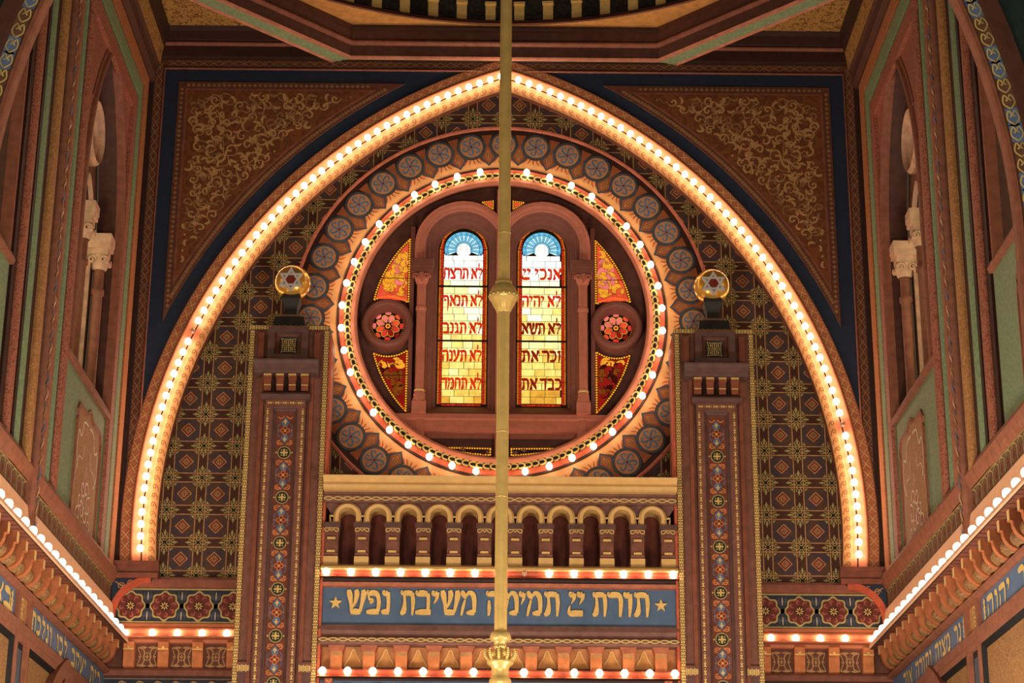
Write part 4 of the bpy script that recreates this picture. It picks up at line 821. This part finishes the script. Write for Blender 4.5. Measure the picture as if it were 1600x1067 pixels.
# ------------------------------------------------------------------ side walls (the same build on both sides)
YM = 21.66                                             # middle of the crossing
side_stone = mat('side_wall_terracotta', (136, 82, 60)); side_dark = mat('side_wall_dark_brown', (84, 50, 38)); creamst = mat('pale_pink_stone', (204, 160, 128)); sidewin = glow('daylit_leaded_glass', (255, 236, 186), 1.3, .25, 6)  # side_dark is a plain dark brown
def gothic(cu, hw, e, zs, zb, n=16, ext=0.0):
    t1 = math.acos(e/(e+hw)); R = hw+e
    L = [(cu-hw, zb)]+[(cu+e-R*math.cos(t1*i/n), zs+R*math.sin(t1*i/n)) for i in range(n+1)]
    return L+[(2*cu-u, v) for u, v in L[-2::-1]]
YC, HW, GE, ZSP, ZSL = 24.62, 1.24, 1.85, 12.0, 9.66
for sx in (-1, 1):
    sd = SIDE[sx]; FS = SD(sx, 5.30)
    WL = struct('wall_left' if sx < 0 else 'wall_right', (sx*5.3, YM, 0))
    b = MB(FS)
    for near in (False, True):
        g = (lambda u: 2*YM-u) if near else (lambda u: u)
        pts = gothic(YC, HW, GE, ZSP, ZSL, 16); k = len(pts)//2
        b.prism([(g(u), v) for u, v in pts[:k+1]]+[(g(YC), 16.06), (g(YM), 16.06), (g(YM), ZSL)], -.05, 0, side_stone)
        b.prism([(g(u), v) for u, v in pts[k:]]+[(g(27.3), ZSL), (g(27.3), 16.06), (g(YC), 16.06)], -.05, 0, side_stone)
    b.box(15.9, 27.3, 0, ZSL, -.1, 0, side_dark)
    b.build('wall_plate', WL)
    for near in (False, True):
        g = (lambda u: 2*YM-u) if near else (lambda u: u); bay = 'near' if near else 'far'
        # brocade field, interlaced arch lines
        b = MB(FS)
        pts = gothic(YC, HW+.02, GE, ZSP, ZSL, 16); k = len(pts)//2; zt = 14.28
        b.poly([(g(u), v) for u, v in pts[:k+1]]+[(g(YC), zt+.3), (g(23.1), zt+.3), (g(23.1), ZSL)], .006, pinkp); b.poly([(g(u), v) for u, v in pts[k:]]+[(g(25.95), ZSL), (g(25.95), zt+.3), (g(YC), zt+.3)], .006, pinkp)
        t1 = math.acos(GE/(GE+HW+.1)); R_ = GE+HW+.1
        for q in (-1, 1):
            arc = [(YC+q*(GE-R_*math.cos(t1*i/12)), ZSP+R_*math.sin(t1*i/12)) for i in range(5, 20)]
            b.stroke([(g(u), v) for u, v in arc if 23.0 < u < 26.0 and v < 14.6], .10, .02 if q > 0 else .021, side_stone, .006)
        b.build('brocade_field', WL)
        # window
        w0 = thing('gothic_window', 'recessed pointed side window with two lancets and a round eye, %s bay of %s wall' % (bay, sd), 'window', (sx*5.4, g(YC), ZSL), 'side wall windows')
        b = MB(FS); G = lambda hw, w: [b.P(g(u), v, w) for u, v in gothic(YC, hw, GE, ZSP, ZSL, 18)]
        b.loft([G(HW+.09, .0), G(HW+.07, .05), G(HW+.02, .06), G(HW-.0, .02), G(HW-.02, -.03), G(HW-.04, -.05)], side_stone, True); b.build('outer_arch', w0)
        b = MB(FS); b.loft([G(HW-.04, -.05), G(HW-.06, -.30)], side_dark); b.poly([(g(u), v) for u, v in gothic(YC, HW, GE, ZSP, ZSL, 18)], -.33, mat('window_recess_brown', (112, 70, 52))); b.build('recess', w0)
        for q in (-1, 1):
            cu_ = YC-.27+q*.575; b = MB(FS); Lp = lambda hw, w: [b.P(g(u), v, w) for u, v in gothic(cu_, hw, .35, 12.06, ZSL+.1, 14)]
            b.loft([Lp(.47, -.33), Lp(.47, -.28), Lp(.455, -.26), Lp(.44, -.28), Lp(.435, -.30), Lp(.43, -.30), Lp(.425, -.31), Lp(.42, -.318)], creamst); b.build('lancet_frame', w0)
            b = MB(FS); P_ = gothic(cu_, .43, .35, 12.06, ZSL+.1, 14); b.poly([(g(u), v) for u, v in P_], -.322, lead)
            for i in range(3):
                for j in range(22):
                    u_ = cu_-.42+i*.28; v_ = ZSL+.12+j*.13
                    if v_ < 12.2-.13*(i != 1)*0+.12 - (0 if i == 1 else .0): b.rect(g(u_+.008), g(u_+.272), v_+.006, v_+.122, -.318, sidewin)
            b.build('leaded_glass', w0)
        b = MB(FS); C = (g(YC+.12), 13.30)
        circ(b, [(.46, -.33), (.46, -.20), (.42, -.15), (.39, -.20), (.38, -.24), (.35, -.23), (.31, -.26), (.29, -.30), (.27, -.30), (.26, -.318)], creamst, C, 40); b.build('round_eye_frame', w0)
        b = MB(FS); b.disk(C, .28, -.322, lead, 24); b.disk(C, .26, -.318, mat('dark_eye_glass', (70, 50, 34), .2), 24); b.build('round_eye_glass', w0)
        for q, nm in ((-1, 'mid'), (0, 'c'), (1, 'far')):
            u_ = g(YC-.27+q*1.13); c_ = FS(u_, 0, -.16); cl = (c_.x, c_.y)
            b = MB(FS); b.lathe(cl, [(.15, ZSL-.02), (.15, ZSL+.06), (.12, ZSL+.10), (.13, ZSL+.14), (.095, ZSL+.2), (.072, ZSL+.24), (.072, 11.22), (.094, 11.24), (.094, 11.30), (.072, 11.32), (.072, 11.60)], side_stone, 14); co = b.build('column', w0)
            b = MB(FS); b.lathe(cl, [(.085, 11.58), (.11, 11.62), (.13, 11.78)], creamst, 12)
            for e in (-1, 1):
                b.stroke(spiral((u_+e*.09, 11.70), .055, 0 if e > 0 else PI, 1.3, e), .022, -.02, creamst, -.08)
                n_ = len(b.v); sp2 = spiral((0, 11.70), .055, 0, 1.3, 1); fr2 = Fr(FS(u_, 0, -.16)+Vector((0, -.15, 0)), (1, 0, 0), (0, 0, 1), (0, -1, 0)); old = b.fr; b.fr = fr2; b.stroke([(x_+e*.08, z_) for x_, z_ in sp2], .022, .0, creamst, -.05); b.fr = old
            b.build('capital', co)
            b = MB(FS); b.box(u_-.11, u_+.11, 11.78, 11.88, -.30, -.04, creamst); b.box(u_-.135, u_+.135, 11.88, 11.95, -.32, -.01, creamst); b.box(u_-.145, u_+.145, 11.95, 12.08, -.32, .0, creamst); b.build('abacus', co)
        b = MB(FS); b.run([(ZSL-.05, 0), (ZSL-.05, .05), (ZSL+.0, .07), (ZSL+.05, .05), (ZSL+.06, -.1), (ZSL+.12, -.46)], min(g(23.1), g(25.95)), max(g(23.1), g(25.95)), side_stone); b.build('sill', w0)
        # panel below
        pn = thing('arabesque_panel', 'sage green wall panel framing an ochre cusped arabesque, %s bay of %s wall' % (bay, sd), 'panel', (sx*5.3, g(24.6), 7.85), 'green framed wall panels')
        u0, u1 = sorted((g(23.12), g(25.95)))
        b = MB(FS); b.rect(u0, u1, 7.8, ZSL-.05, .008, green); b.build('green_field', pn)
        cu_ = g(24.85); hw_ = .80; zt = 9.36; out = [(-hw_, 7.85), (-hw_, zt-.30), (-hw_+.04, zt-.24), (-hw_+.01, zt-.16), (-hw_+.12, zt-.04), (-.22, zt-.04), (0, zt+.06)]; out = out+[(-x, z) for x, z in out[-2::-1]]; o = [(cu_+x, z) for x, z in out]
        b = MB(FS); b.loft([[b.P(u, v, w) for u, v in pp] for pp, w in ((o, .008), (o, .03), ([(cu_+x*.95, z-.04) for x, z in out], .035), ([(cu_+x*.93, z-.06) for x, z in out], .012))], side_stone); b.poly([(cu_+x*.94, z-.05) for x, z in out], .014, ochre); b.build('cusped_frame', pn)
        b = MB(FS); wh = mat('chalk_line_paint', (232, 220, 196)); rm = mat('floral_red_paint', (176, 70, 48))
        for q in (-1, 1):
            b.stroke(spl([(cu_+q*.05, 9.18), (cu_+q*.30, 9.16), (cu_+q*.42, 8.95), (cu_+q*.58, 8.98), (cu_+q*.64, 8.7), (cu_+q*.50, 8.5)], 5), .024, .016, wh)
            b.stroke(spl([(cu_+q*.2, 8.9), (cu_+q*.25, 8.7), (cu_+q*.5, 8.65), (cu_+q*.66, 8.3), (cu_+q*.66, 7.9)], 5), .014, .016, wh)
            for j, (x, z, r) in enumerate(((.10, 8.36, .10), (.26, 8.18, .11), (.12, 8.05, .10), (.32, 7.96, .10))): b.stroke(spiral((cu_+q*x, z), r, 1.2*j, 1.1, q), [.05]*12+[.03]*11, .0165+j*.0002, rm); b.stroke(spiral((cu_+q*x, z), r*1.35, 1.2*j, 1.0, q), .024, .0175+j*.0002, wh)
        b.poly([(cu_, 8.62), (cu_+.05, 8.45), (cu_, 8.2), (cu_-.05, 8.45)], .017, rm); b.stroke([(cu_, 8.66), (cu_+.06, 8.45), (cu_, 8.18), (cu_-.06, 8.45), (cu_, 8.66)], .012, .0178, wh); b.build('floral_motif', pn)
        # border strips turning the corner of the bay
        st = thing('banded_border', 'pink, green and orange banded border framing the window bay, %s bay of %s wall' % (bay, sd), 'border', (sx*5.3, g(26.2), 7.8), 'banded bay borders')
        for nm, m_, a0, a1, z0, z1, w in (('pink_band', pinkp, 25.90, 26.12, 14.24, 14.50, .06), ('green_band', green, 26.18, 26.42, 14.58, 14.84, .06), ('orange_band', damask('orange_brocade', (178, 112, 70), (148, 90, 56), 24), 26.55, 26.85, 14.92, 15.16, .06)):
            b = MB(FS); zt2 = z0
            b.loft([[b.P(g(a0), 7.8, .0), b.P(g(a0), 7.8, w), b.P(g(a1), 7.8, w), b.P(g(a1), 7.8, 0)], [b.P(g(a0), z0, .0), b.P(g(a0), z0, w), b.P(g(a1), z1, w), b.P(g(a1), z1, 0)], [b.P(g(22.6), z0, .0), b.P(g(22.6), z0, w), b.P(g(22.6), z1, w), b.P(g(22.6), z1, 0)]], m_)
            b.build(nm, st)
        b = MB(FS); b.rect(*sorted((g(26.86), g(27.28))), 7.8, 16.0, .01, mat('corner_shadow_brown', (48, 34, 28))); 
        for a0, a1 in ((26.12, 26.18), (26.42, 26.55)): b.rect(*sorted((g(a0), g(a1))), 7.8, 14.6, .03, dbrown)
        b.build('dark_gap', st)
        b = MB(FS)
        b.run([(15.18, 0), (15.18, .08), (15.24, .14), (15.30, .12), (15.42, .14), (15.46, .18)], *sorted((g(22.5), g(27.0))), side_dark); b.build('crown_moulding', st)
        b = MB(FS); b.run([(15.46, .0), (15.46, .18), (15.76, .22), (15.76, .0)], *sorted((g(22.5), g(27.0))), golddam); b.build('gold_band', st)
        b = MB(FS); b.run([(15.76, .0), (15.76, .24), (15.86, .28), (16.05, .30), (16.05, 0)], *sorted((g(22.5), g(27.0))), dbrown); b.build('top_fascia', st)
    # clustered shafts in the middle
    sc = thing('clustered_shafts', 'tall bundle of seven pink, green, ochre and rope-patterned shafts on %s wall' % sd, 'pilaster', (sx*5.3, YM, 7.0), 'clustered wall shafts')
    b = MB(FS); b.box(20.25, 23.08, 7.6, 16.06, 0, .03, dbrown); b.box(20.75, 22.7, 7.6, 16.06, 0, .06, dbrown); b.build('backing', sc)
    for nm, cu_, wd_, m_, z0 in (('pink_shaft', 20.52, .20, pinkp, 7.75), ('green_shaft', 20.95, .20, green, 7.75), ('ochre_shaft', 21.36, .19, ochre, 7.75), ('rope_shaft', 21.76, .19, None, 6.98), ('brown_shaft', 22.13, .14, mat('rose_brown_paint', (156, 96, 70)), 7.75), ('green_shaft', 22.52, .18, green, 7.75), ('pink_shaft', 22.93, .21, pinkp, 7.75)):
        wb = .12 if abs(cu_-YM) < .6 else .07; b = MB(FS)
        if m_ is None: wb = .14
        prof = [(cu_+wd_/2*math.cos(PI*i/8), wb-.03+wd_*.28*math.sin(PI*i/8)) for i in range(9)]; prof = [(prof[0][0], 0)]+prof+[(prof[-1][0], 0)]
        b.run(prof, z0, 16.04, m_ or mat('rope_brown', (132, 84, 64)), vertical=True)
        o = b.build(nm, sc)
        if m_ is None:
            b = MB(FS)
            for j in range(48):
                z = 7.05+j*.187
                b.stroke(spl([(cu_-.055, z), (cu_-.02, z+.05), (cu_+.03, z+.09), (cu_+.055, z+.16)], 3), [.02, .03, .035, .035, .035, .035, .035, .03, .02, .01], wb+.026, (bluep, tan, creamst)[j % 3])
                b.stroke(spiral((cu_-.02, z+.13), .035, 0, 1.1), .014, wb+.027, (tan, bluep)[j % 2])
            b.build('twisted_ornament', o)
    # cornice
    cn = thing('side_cornice', 'deep bulb-lit cornice with tulip frieze and curved gilt brackets along %s wall' % sd, 'cornice', (sx*5.3, YM, 6.4), 'side cornices')
    b = MB(FS); b.run([(7.60, 0), (7.60, .07), (7.66, .10), (7.74, .13), (7.80, .11), (7.82, .0)], 16.3, 27.0, side_stone); b.build('ledge', cn)
    b = MB(FS); b.rect(16.3, 27.0, 7.34, 7.60, .05, mat('tulip_frieze_brown', (112, 78, 58)))
    for j in range(40):
        u = 26.84-j*.262
        if u < 16.5: break
        if abs(u-YM-.1) < .14: continue
        b.stroke([(u-.131, 7.36), (u-.131, 7.49), (u-.10, 7.54), (u, 7.575)], [.018, .014, .014, .018], .053, oliveg); b.stroke([(u-.131, 7.49), (u-.16, 7.54), (u-.262, 7.575)], [.014, .014, .018], .0533, oliveg)
        b.stroke(spl([(u, 7.38), (u-.055, 7.43), (u-.04, 7.48), (u, 7.53), (u+.04, 7.48), (u+.055, 7.43), (u, 7.38)], 3), .013, .0536, tan2)
        b.poly([(u, 7.395), (u+.028, 7.44), (u, 7.50), (u-.028, 7.44)], .0538, redm)
    b.rect(16.3, 27.0, 7.575, 7.59, .054, oliveg); b.build('tulip_frieze', cn)
    b = MB(FS); b.run([(7.34, .05), (7.32, .085), (7.30, .09), (7.20, .105), (7.10, .13), (7.02, .16), (6.96, .20), (6.90, .215), (6.87, .23), (6.86, .32), (6.80, .34), (6.78, .33), (6.80, .0)], 16.3, 27.0 - .1, mat('bulb_glow_cove_paint', (236, 182, 142), .6, 0, .06)); b.build('bulb_shelf', cn)  # cove colour lightened to carry the bulbs' glow
    b = MB(FS); FU = Fr(FS(0, 6.778, 0), FS.U, FS.W, (0, 0, -1)); b.fr = FU; b.rect(16.3, 26.9, .0, .33, .0, mat('shaded_soffit_brown', (76, 50, 40)))  # soffit colour darkened to hold the shade under the shelf
    for j in range(60):
        u = 26.85-j*.175
        if u < 16.4: break
        b.rect(u-.165, u-.012, .19, .315, .003, terrad)
    b.build('soffit', cn)
    bj = 0; yb = [26.60, 26.17, 25.76, 25.34, 24.94, 24.54, 24.11, 23.68, 23.25, 22.83, 22.41, 21.97, 21.52, 21.10, 20.68, 20.26, 19.84, 19.42, 19.0, 18.58, 18.16]
    for u in yb:
        b = MB(FS); prof = [(6.78, 0), (6.78, .25), (6.665, .25), (6.66, .22)]+[(6.655-.19*math.sin(PI/2*t/6), .22-.19*(1-math.cos(PI/2*t/6))) for t in range(1, 7)]+[(6.45, .02), (6.45, 0)]
        b.run(prof, u-.05, u+.05, mat('bracket_terracotta', (174, 100, 60))); b.rect(u-.048, u+.048, 6.67, 6.775, .2512, cream); br = b.build('bracket', cn)  # cream front patch puts the bulbs' light into the bracket's colour
        b = MB(FS)
        prof2 = [(6.56+.10*math.cos(PI*t/8), .054+.13*math.sin(PI*t/8)) for t in range(2, 8)]
        uc = u-.21; b.loft([[b.P(uc-.14, v, w*.6) for v, w in prof2], [b.P(uc-.06, v, w) for v, w in prof2], [b.P(uc+.06, v, w) for v, w in prof2], [b.P(uc+.14, v, w*.6) for v, w in prof2]], goldtex); b.build('gilt_cove', cn); b.build('gilt_fluting', br) if 0 else None
    b = MB(FS); b.rect(16.3, 27.0, 6.45, 6.80, .006, dbrown); b.run([(6.47, 0), (6.47, .07), (6.44, .10), (6.40, .09), (6.385, .05), (6.385, 0)], 16.3, 27.0, side_stone); b.build('lower_moulding', cn)  # dark sheet behind the brackets stands for the shade between them
    # lettered blue band
    lb = thing('inscription_band', 'narrow blue band of gold Hebrew letters below the cornice on %s wall' % sd, 'frieze', (sx*5.3, YM, 6.0), 'side wall inscriptions')
    b = MB(FS); b.box(16.3, 27.0, 5.96, 6.07, 0, .07, side_stone)
    for u in (21.78, 22.36): b.box(u-.05, u+.05, 6.07, 6.39, 0, .07, side_stone)
    b.build('frame', lb)
    b = MB(FS); b.rect(16.3, 21.73, 6.07, 6.39, .02, frieze_blue); b.rect(22.41, 27.0, 6.07, 6.39, .02, frieze_blue); b.build('panel', lb)
    b = MB(FS); b.rect(21.83, 22.31, 6.07, 6.39, .02, ochre); b.stroke(spiral((22.07, 6.28), .09, 0, 1.4), .02, .024, paleg); b.stroke(spiral((22.07, 6.16), .08, PI, 1.4), .02, .0245, paleg); b.build('scroll_tablet', lb)
    flip = -1 if sx > 0 else 1
    segs = [('נר מצוה ותורה אור', 22.75, 26.2), ('באור יהוה', 21.45, 18.9)] if sx > 0 else [('בית יעקב לכו ונלכה', 26.7, 22.55), ('באור יהוה', 21.55, 18.6)]
    for text, ua, ub in segs:
        # text is read right to left: on the right wall that runs away from the nave, on the left wall towards it
        h = .225; W = line_width(text, 1.0, .12, .75)*h; L = abs(ub-ua); s = L/W
        if sx > 0:
            text_ = text; start = max(ua, ub) if ua > ub else ua; d = 1
            if ua > ub: start = ub
            u = start
            if ua > ub: u = start
        else: text_ = text; d = -1; u = max(ua, ub)
        for ch in text_:
            if ch == ' ': u += d*.75*h*s; continue
            wd_ = GL[ch][0]*h*s; b = MB(FS); glyph(b, ch, u+d*wd_, 6.115, h, s, .026, paleg, None, flip); b.build('letter', lb); u += d*(wd_+.12*h*s)
    for u in (22.6, 21.58):
        b = MB(FS); 
        for q in (0, 1): b.poly([(u-.06, 6.12+q*.11), (u+.06, 6.12+q*.11), (u+.02, 6.17+q*.11), (u+.05, 6.2+q*.11), (u, 6.25+q*.11), (u-.05, 6.2+q*.11), (u-.02, 6.17+q*.11)], .026+q*.0003, paleg)
        b.build('gold_finial', lb)
    # lower wall with stippled gold panels
    b = MB(FS)
    for u0, u1 in ((22.45, 26.3), (17.4, 21.70)):
        zc_ = 5.0; pts = [(u0, 3.5), (u0, 5.88), (u1, 5.88), (u1, 3.5)]
        b.loft([[b.P(u, v, w) for u, v in pp] for pp, w in ((pts, .06), ([(u0+.05, 3.5), (u0+.05, 5.82), (u1-.05, 5.82), (u1-.05, 3.5)], -.02+.03))], black); b.poly([(u0+.05, 3.5), (u0+.05, 5.82), (u1-.05, 5.82), (u1-.05, 3.5)], .012, goldtex)
    b.box(16.3, 27, 5.88, 5.96, 0, .06, side_stone); b.box(22.28, 22.42, 3.5, 5.9, 0, .065, side_stone); b.box(21.72, 21.86, 3.5, 5.9, 0, .065, side_stone); b.rect(21.86, 22.28, 3.5, 5.88, .02, black); b.rect(21.94, 22.2, 3.5, 5.8, .03, slate)
    for cu_, hw_ in ((24.35, 1.5),):
        P_ = gothic(cu_, hw_, .6, 4.1, 3.5, 16); P2 = gothic(cu_, hw_-.2, .6, 4.1, 3.5, 16); b.loft([[b.P(u, v, w) for u, v in pp] for pp, w in ((P_, .02), (P_, .10), (P2, .10), (P2, .02))], side_stone); b.poly(P2, .03, redm)
    b.build('lower_panelling', WL)
    n = 0
    for j in range(27):
        u = 27.0-.1-j*.38
        if u < 17.2: break
        lbn = 'lit bulb in the %s corner where side and back cornices meet' % sd if j == 0 else 'lit bulb on %s wall cornice, %s from the back corner' % (sd, nth(j+1))
        bulb(FS(u, 6.915, .275), lbn, 'side wall cornice bulbs', True, 1.1)

# ------------------------------------------------------------------ mouldings over the spandrels, ceiling, drum
TR = struct('trim_1', (0, 27.0, 15.6)); b = MB(F0)
b.run([(15.555, 0), (15.56, .04), (15.60, .05), (15.77, .05)], -5.3, 5.3, dbrown); b.run([(15.77, .05), (15.785, .09), (15.81, .10), (15.83, .07)], -5.3, 5.3, terrad, True); b.run([(15.83, .07), (15.85, .11), (15.98, .13), (16.05, .16), (16.06, 0)], -5.3, 5.3, dbrown); b.build('wall_cornice_moulding', TR)
CE = struct('ceiling', (0, YM, 16.06))
VX, VY = 2.27, 26.86; T = 5.3; NY = 2*YM-VY; ky = T-VX
for sx in (-1, 1):
    for sy in (-1, 1):
        Y = lambda y: YM+sy*(y-YM)
        b = MB(); b.raw([Vector((sx*5.4, Y(27.1), 16.055)), Vector((sx*VX, Y(27.1), 16.055)), Vector((sx*5.4, Y(27.1-(5.4-VX)), 16.055))], [[0, 1, 2]], golddam); b.build('corner_soffit', CE)
OB = thing('octagon_beam', 'heavy eight-sided moulded beam with sage green underside carrying the round drum', 'beam', (0, YM, 15.5))
AP = VY-YM
oc = [(VX, VY), (AP, YM+VX), (AP, YM-VX), (VX, 2*YM-VY), (-VX, 2*YM-VY), (-AP, YM-VX), (-AP, YM+VX), (-VX, VY)]
def octo(d, z):   # d>0 moves inwards
    k = (AP-d)/AP; return [Vector((x*k, YM+(y-YM)*k, z)) for x, y in oc]
for nm, prof, m, sm in (('inner_fascia', [(0, 16.10), (0.01, 15.98), (.0, 15.86), (-.03, 15.85)], side_dark, False), ('roll', [(-.03, 15.85), (.02, 15.84), (.03, 15.81), (.01, 15.78), (-.03, 15.77)], terrad, True), ('lower_fascia', [(-.03, 15.77), (-.04, 15.70), (-.05, 15.62)], side_dark, False), ('pink_edge', [(-.05, 15.62), (-.035, 15.60), (-.05, 15.575), (-.09, 15.57)], pinkm, False), ('green_soffit', [(-.09, 15.57), (-.26, 15.55)], green, False), ('outer_edge', [(-.26, 15.55), (-.30, 15.53), (-.34, 15.56), (-.36, 16.05)], pinkm, False)):
    b = MB(); b.loft([octo(d, z) for d, z in prof], m, sm, True); b.build(nm, OB)
b = MB(); RD_ = AP-.02; n = 96
b.loft([[Vector((RD_*math.sin(2*PI*i/n), YM+RD_*math.cos(2*PI*i/n), 16.105)) for i in range(n)], [Vector((5.75*math.sin(2*PI*i/n), YM+5.75*math.cos(2*PI*i/n), 16.105)) for i in range(n)]], mat('ochre_soffit_paint', (196, 138, 76)), False, True); b.build('ochre_soffit', CE)
DR = thing('dome_drum', 'round dark drum above the beam with a ring of pale gold brackets', 'drum', (0, YM, 16.1))
b = MB(); b.lathe((0, YM), [(RD_-.01, 16.105), (RD_-.06, 16.08), (RD_-.05, 16.12), (RD_+.0, 16.13), (RD_-.02, 16.17), (RD_+.08, 16.19)], terrad, 96); b.build('ring_moulding', DR)
b = MB(); b.lathe((0, YM), [(RD_+.08, 16.18), (RD_+.10, 17.6), (RD_-.3, 19.0), (3.0, 21.5), (0.05, 22.5)], damask('drum_dark_pattern', (52, 44, 34), (34, 30, 26), 9, .5), 64); b.build('drum_wall', DR)
for k in range(-12, 12):
    a = (k+.5)*2*PI/76; fr_ = Fr((math.sin(a)*(RD_+.09), YM+math.cos(a)*(RD_+.09), 0), (math.cos(a), -math.sin(a), 0), (0, 0, 1), (-math.sin(a), -math.cos(a), 0))
    b = MB(fr_); b.box(-.075, .075, 16.19, 16.46, 0, .06, gold); b.box(-.085, .085, 16.46, 16.50, 0, .09, gold); b.box(-.08, .08, 16.50, 16.75, 0, .03, dbrown); b.build('bracket', DR)

# ------------------------------------------------------------------ nearer crossing arch, crossing the upper corners of the view
def jamb_pts(R):
    P = arch_pts(R, 40, 8.5); return [(P[0][0], 3.0)]+P+[(P[-1][0], 3.0)]
NA = thing('crossing_arch', 'nearer pointed crossing arch with blue and gold ornament, cutting the upper corners', 'arch', (0, 16.4, 8))
FN = BK(16.42)
b = MB(FN)
for sx in (-1, 1):
    A = [(sx*4.55, 3.0)]+[(-sx*u, v) for u, v in arch_pts(6.80, 40, 8.5)[:41]]
    b.prism(A+[(0, 17.0), (sx*6.2, 17.0), (sx*6.2, 3.0)], -.10, 0, mat('dark_teal_paint', (34, 48, 46)), True)
b.build('wall', NA)
b = MB(FN); b.loft([[b.P(u, v, w) for u, v in jamb_pts(R)] for R, w in ((6.795, -.11), (6.795, .0), (6.81, .03), (6.85, .03), (6.865, .0))], side_stone); b.loft([[b.P(u, v, w) for u, v in jamb_pts(R)] for R, w in ((7.0, .0), (7.02, .03), (7.16, .04), (7.18, 0))], side_dark); b.build('edge_roll', NA)
b = MB(FN); b.loft([[b.P(u, v, .004) for u, v in jamb_pts(R)] for R in (6.865, 7.0)], mat('ornament_brown', (104, 70, 50)))
for sx in (-1, 1):
    for i in range(54):
        (u, v), t = arch_at(6.935, .1+i*.16); T_ = (math.sin(t), math.cos(t)); N_ = (-math.cos(t), math.sin(t)); q = lambda a, c: (-sx*(u+T_[0]*a+N_[0]*c), v+T_[1]*a+N_[1]*c)
        if (i//2) % 2: b.poly([q(-.08, -.06), q(.08, -.06), q(.10, 0), q(.08, .06), q(-.08, .06), q(-.10, 0)], .005, bluep)
        for e in (-1, 1): b.stroke(spl([q(-.08, 0), q(-.02, e*.055), q(.06, e*.03), q(.02, e*.005), q(.0, e*.025)], 3), .014, .006, oliveg if e > 0 else paleg)
b.build('painted_ornament', NA)
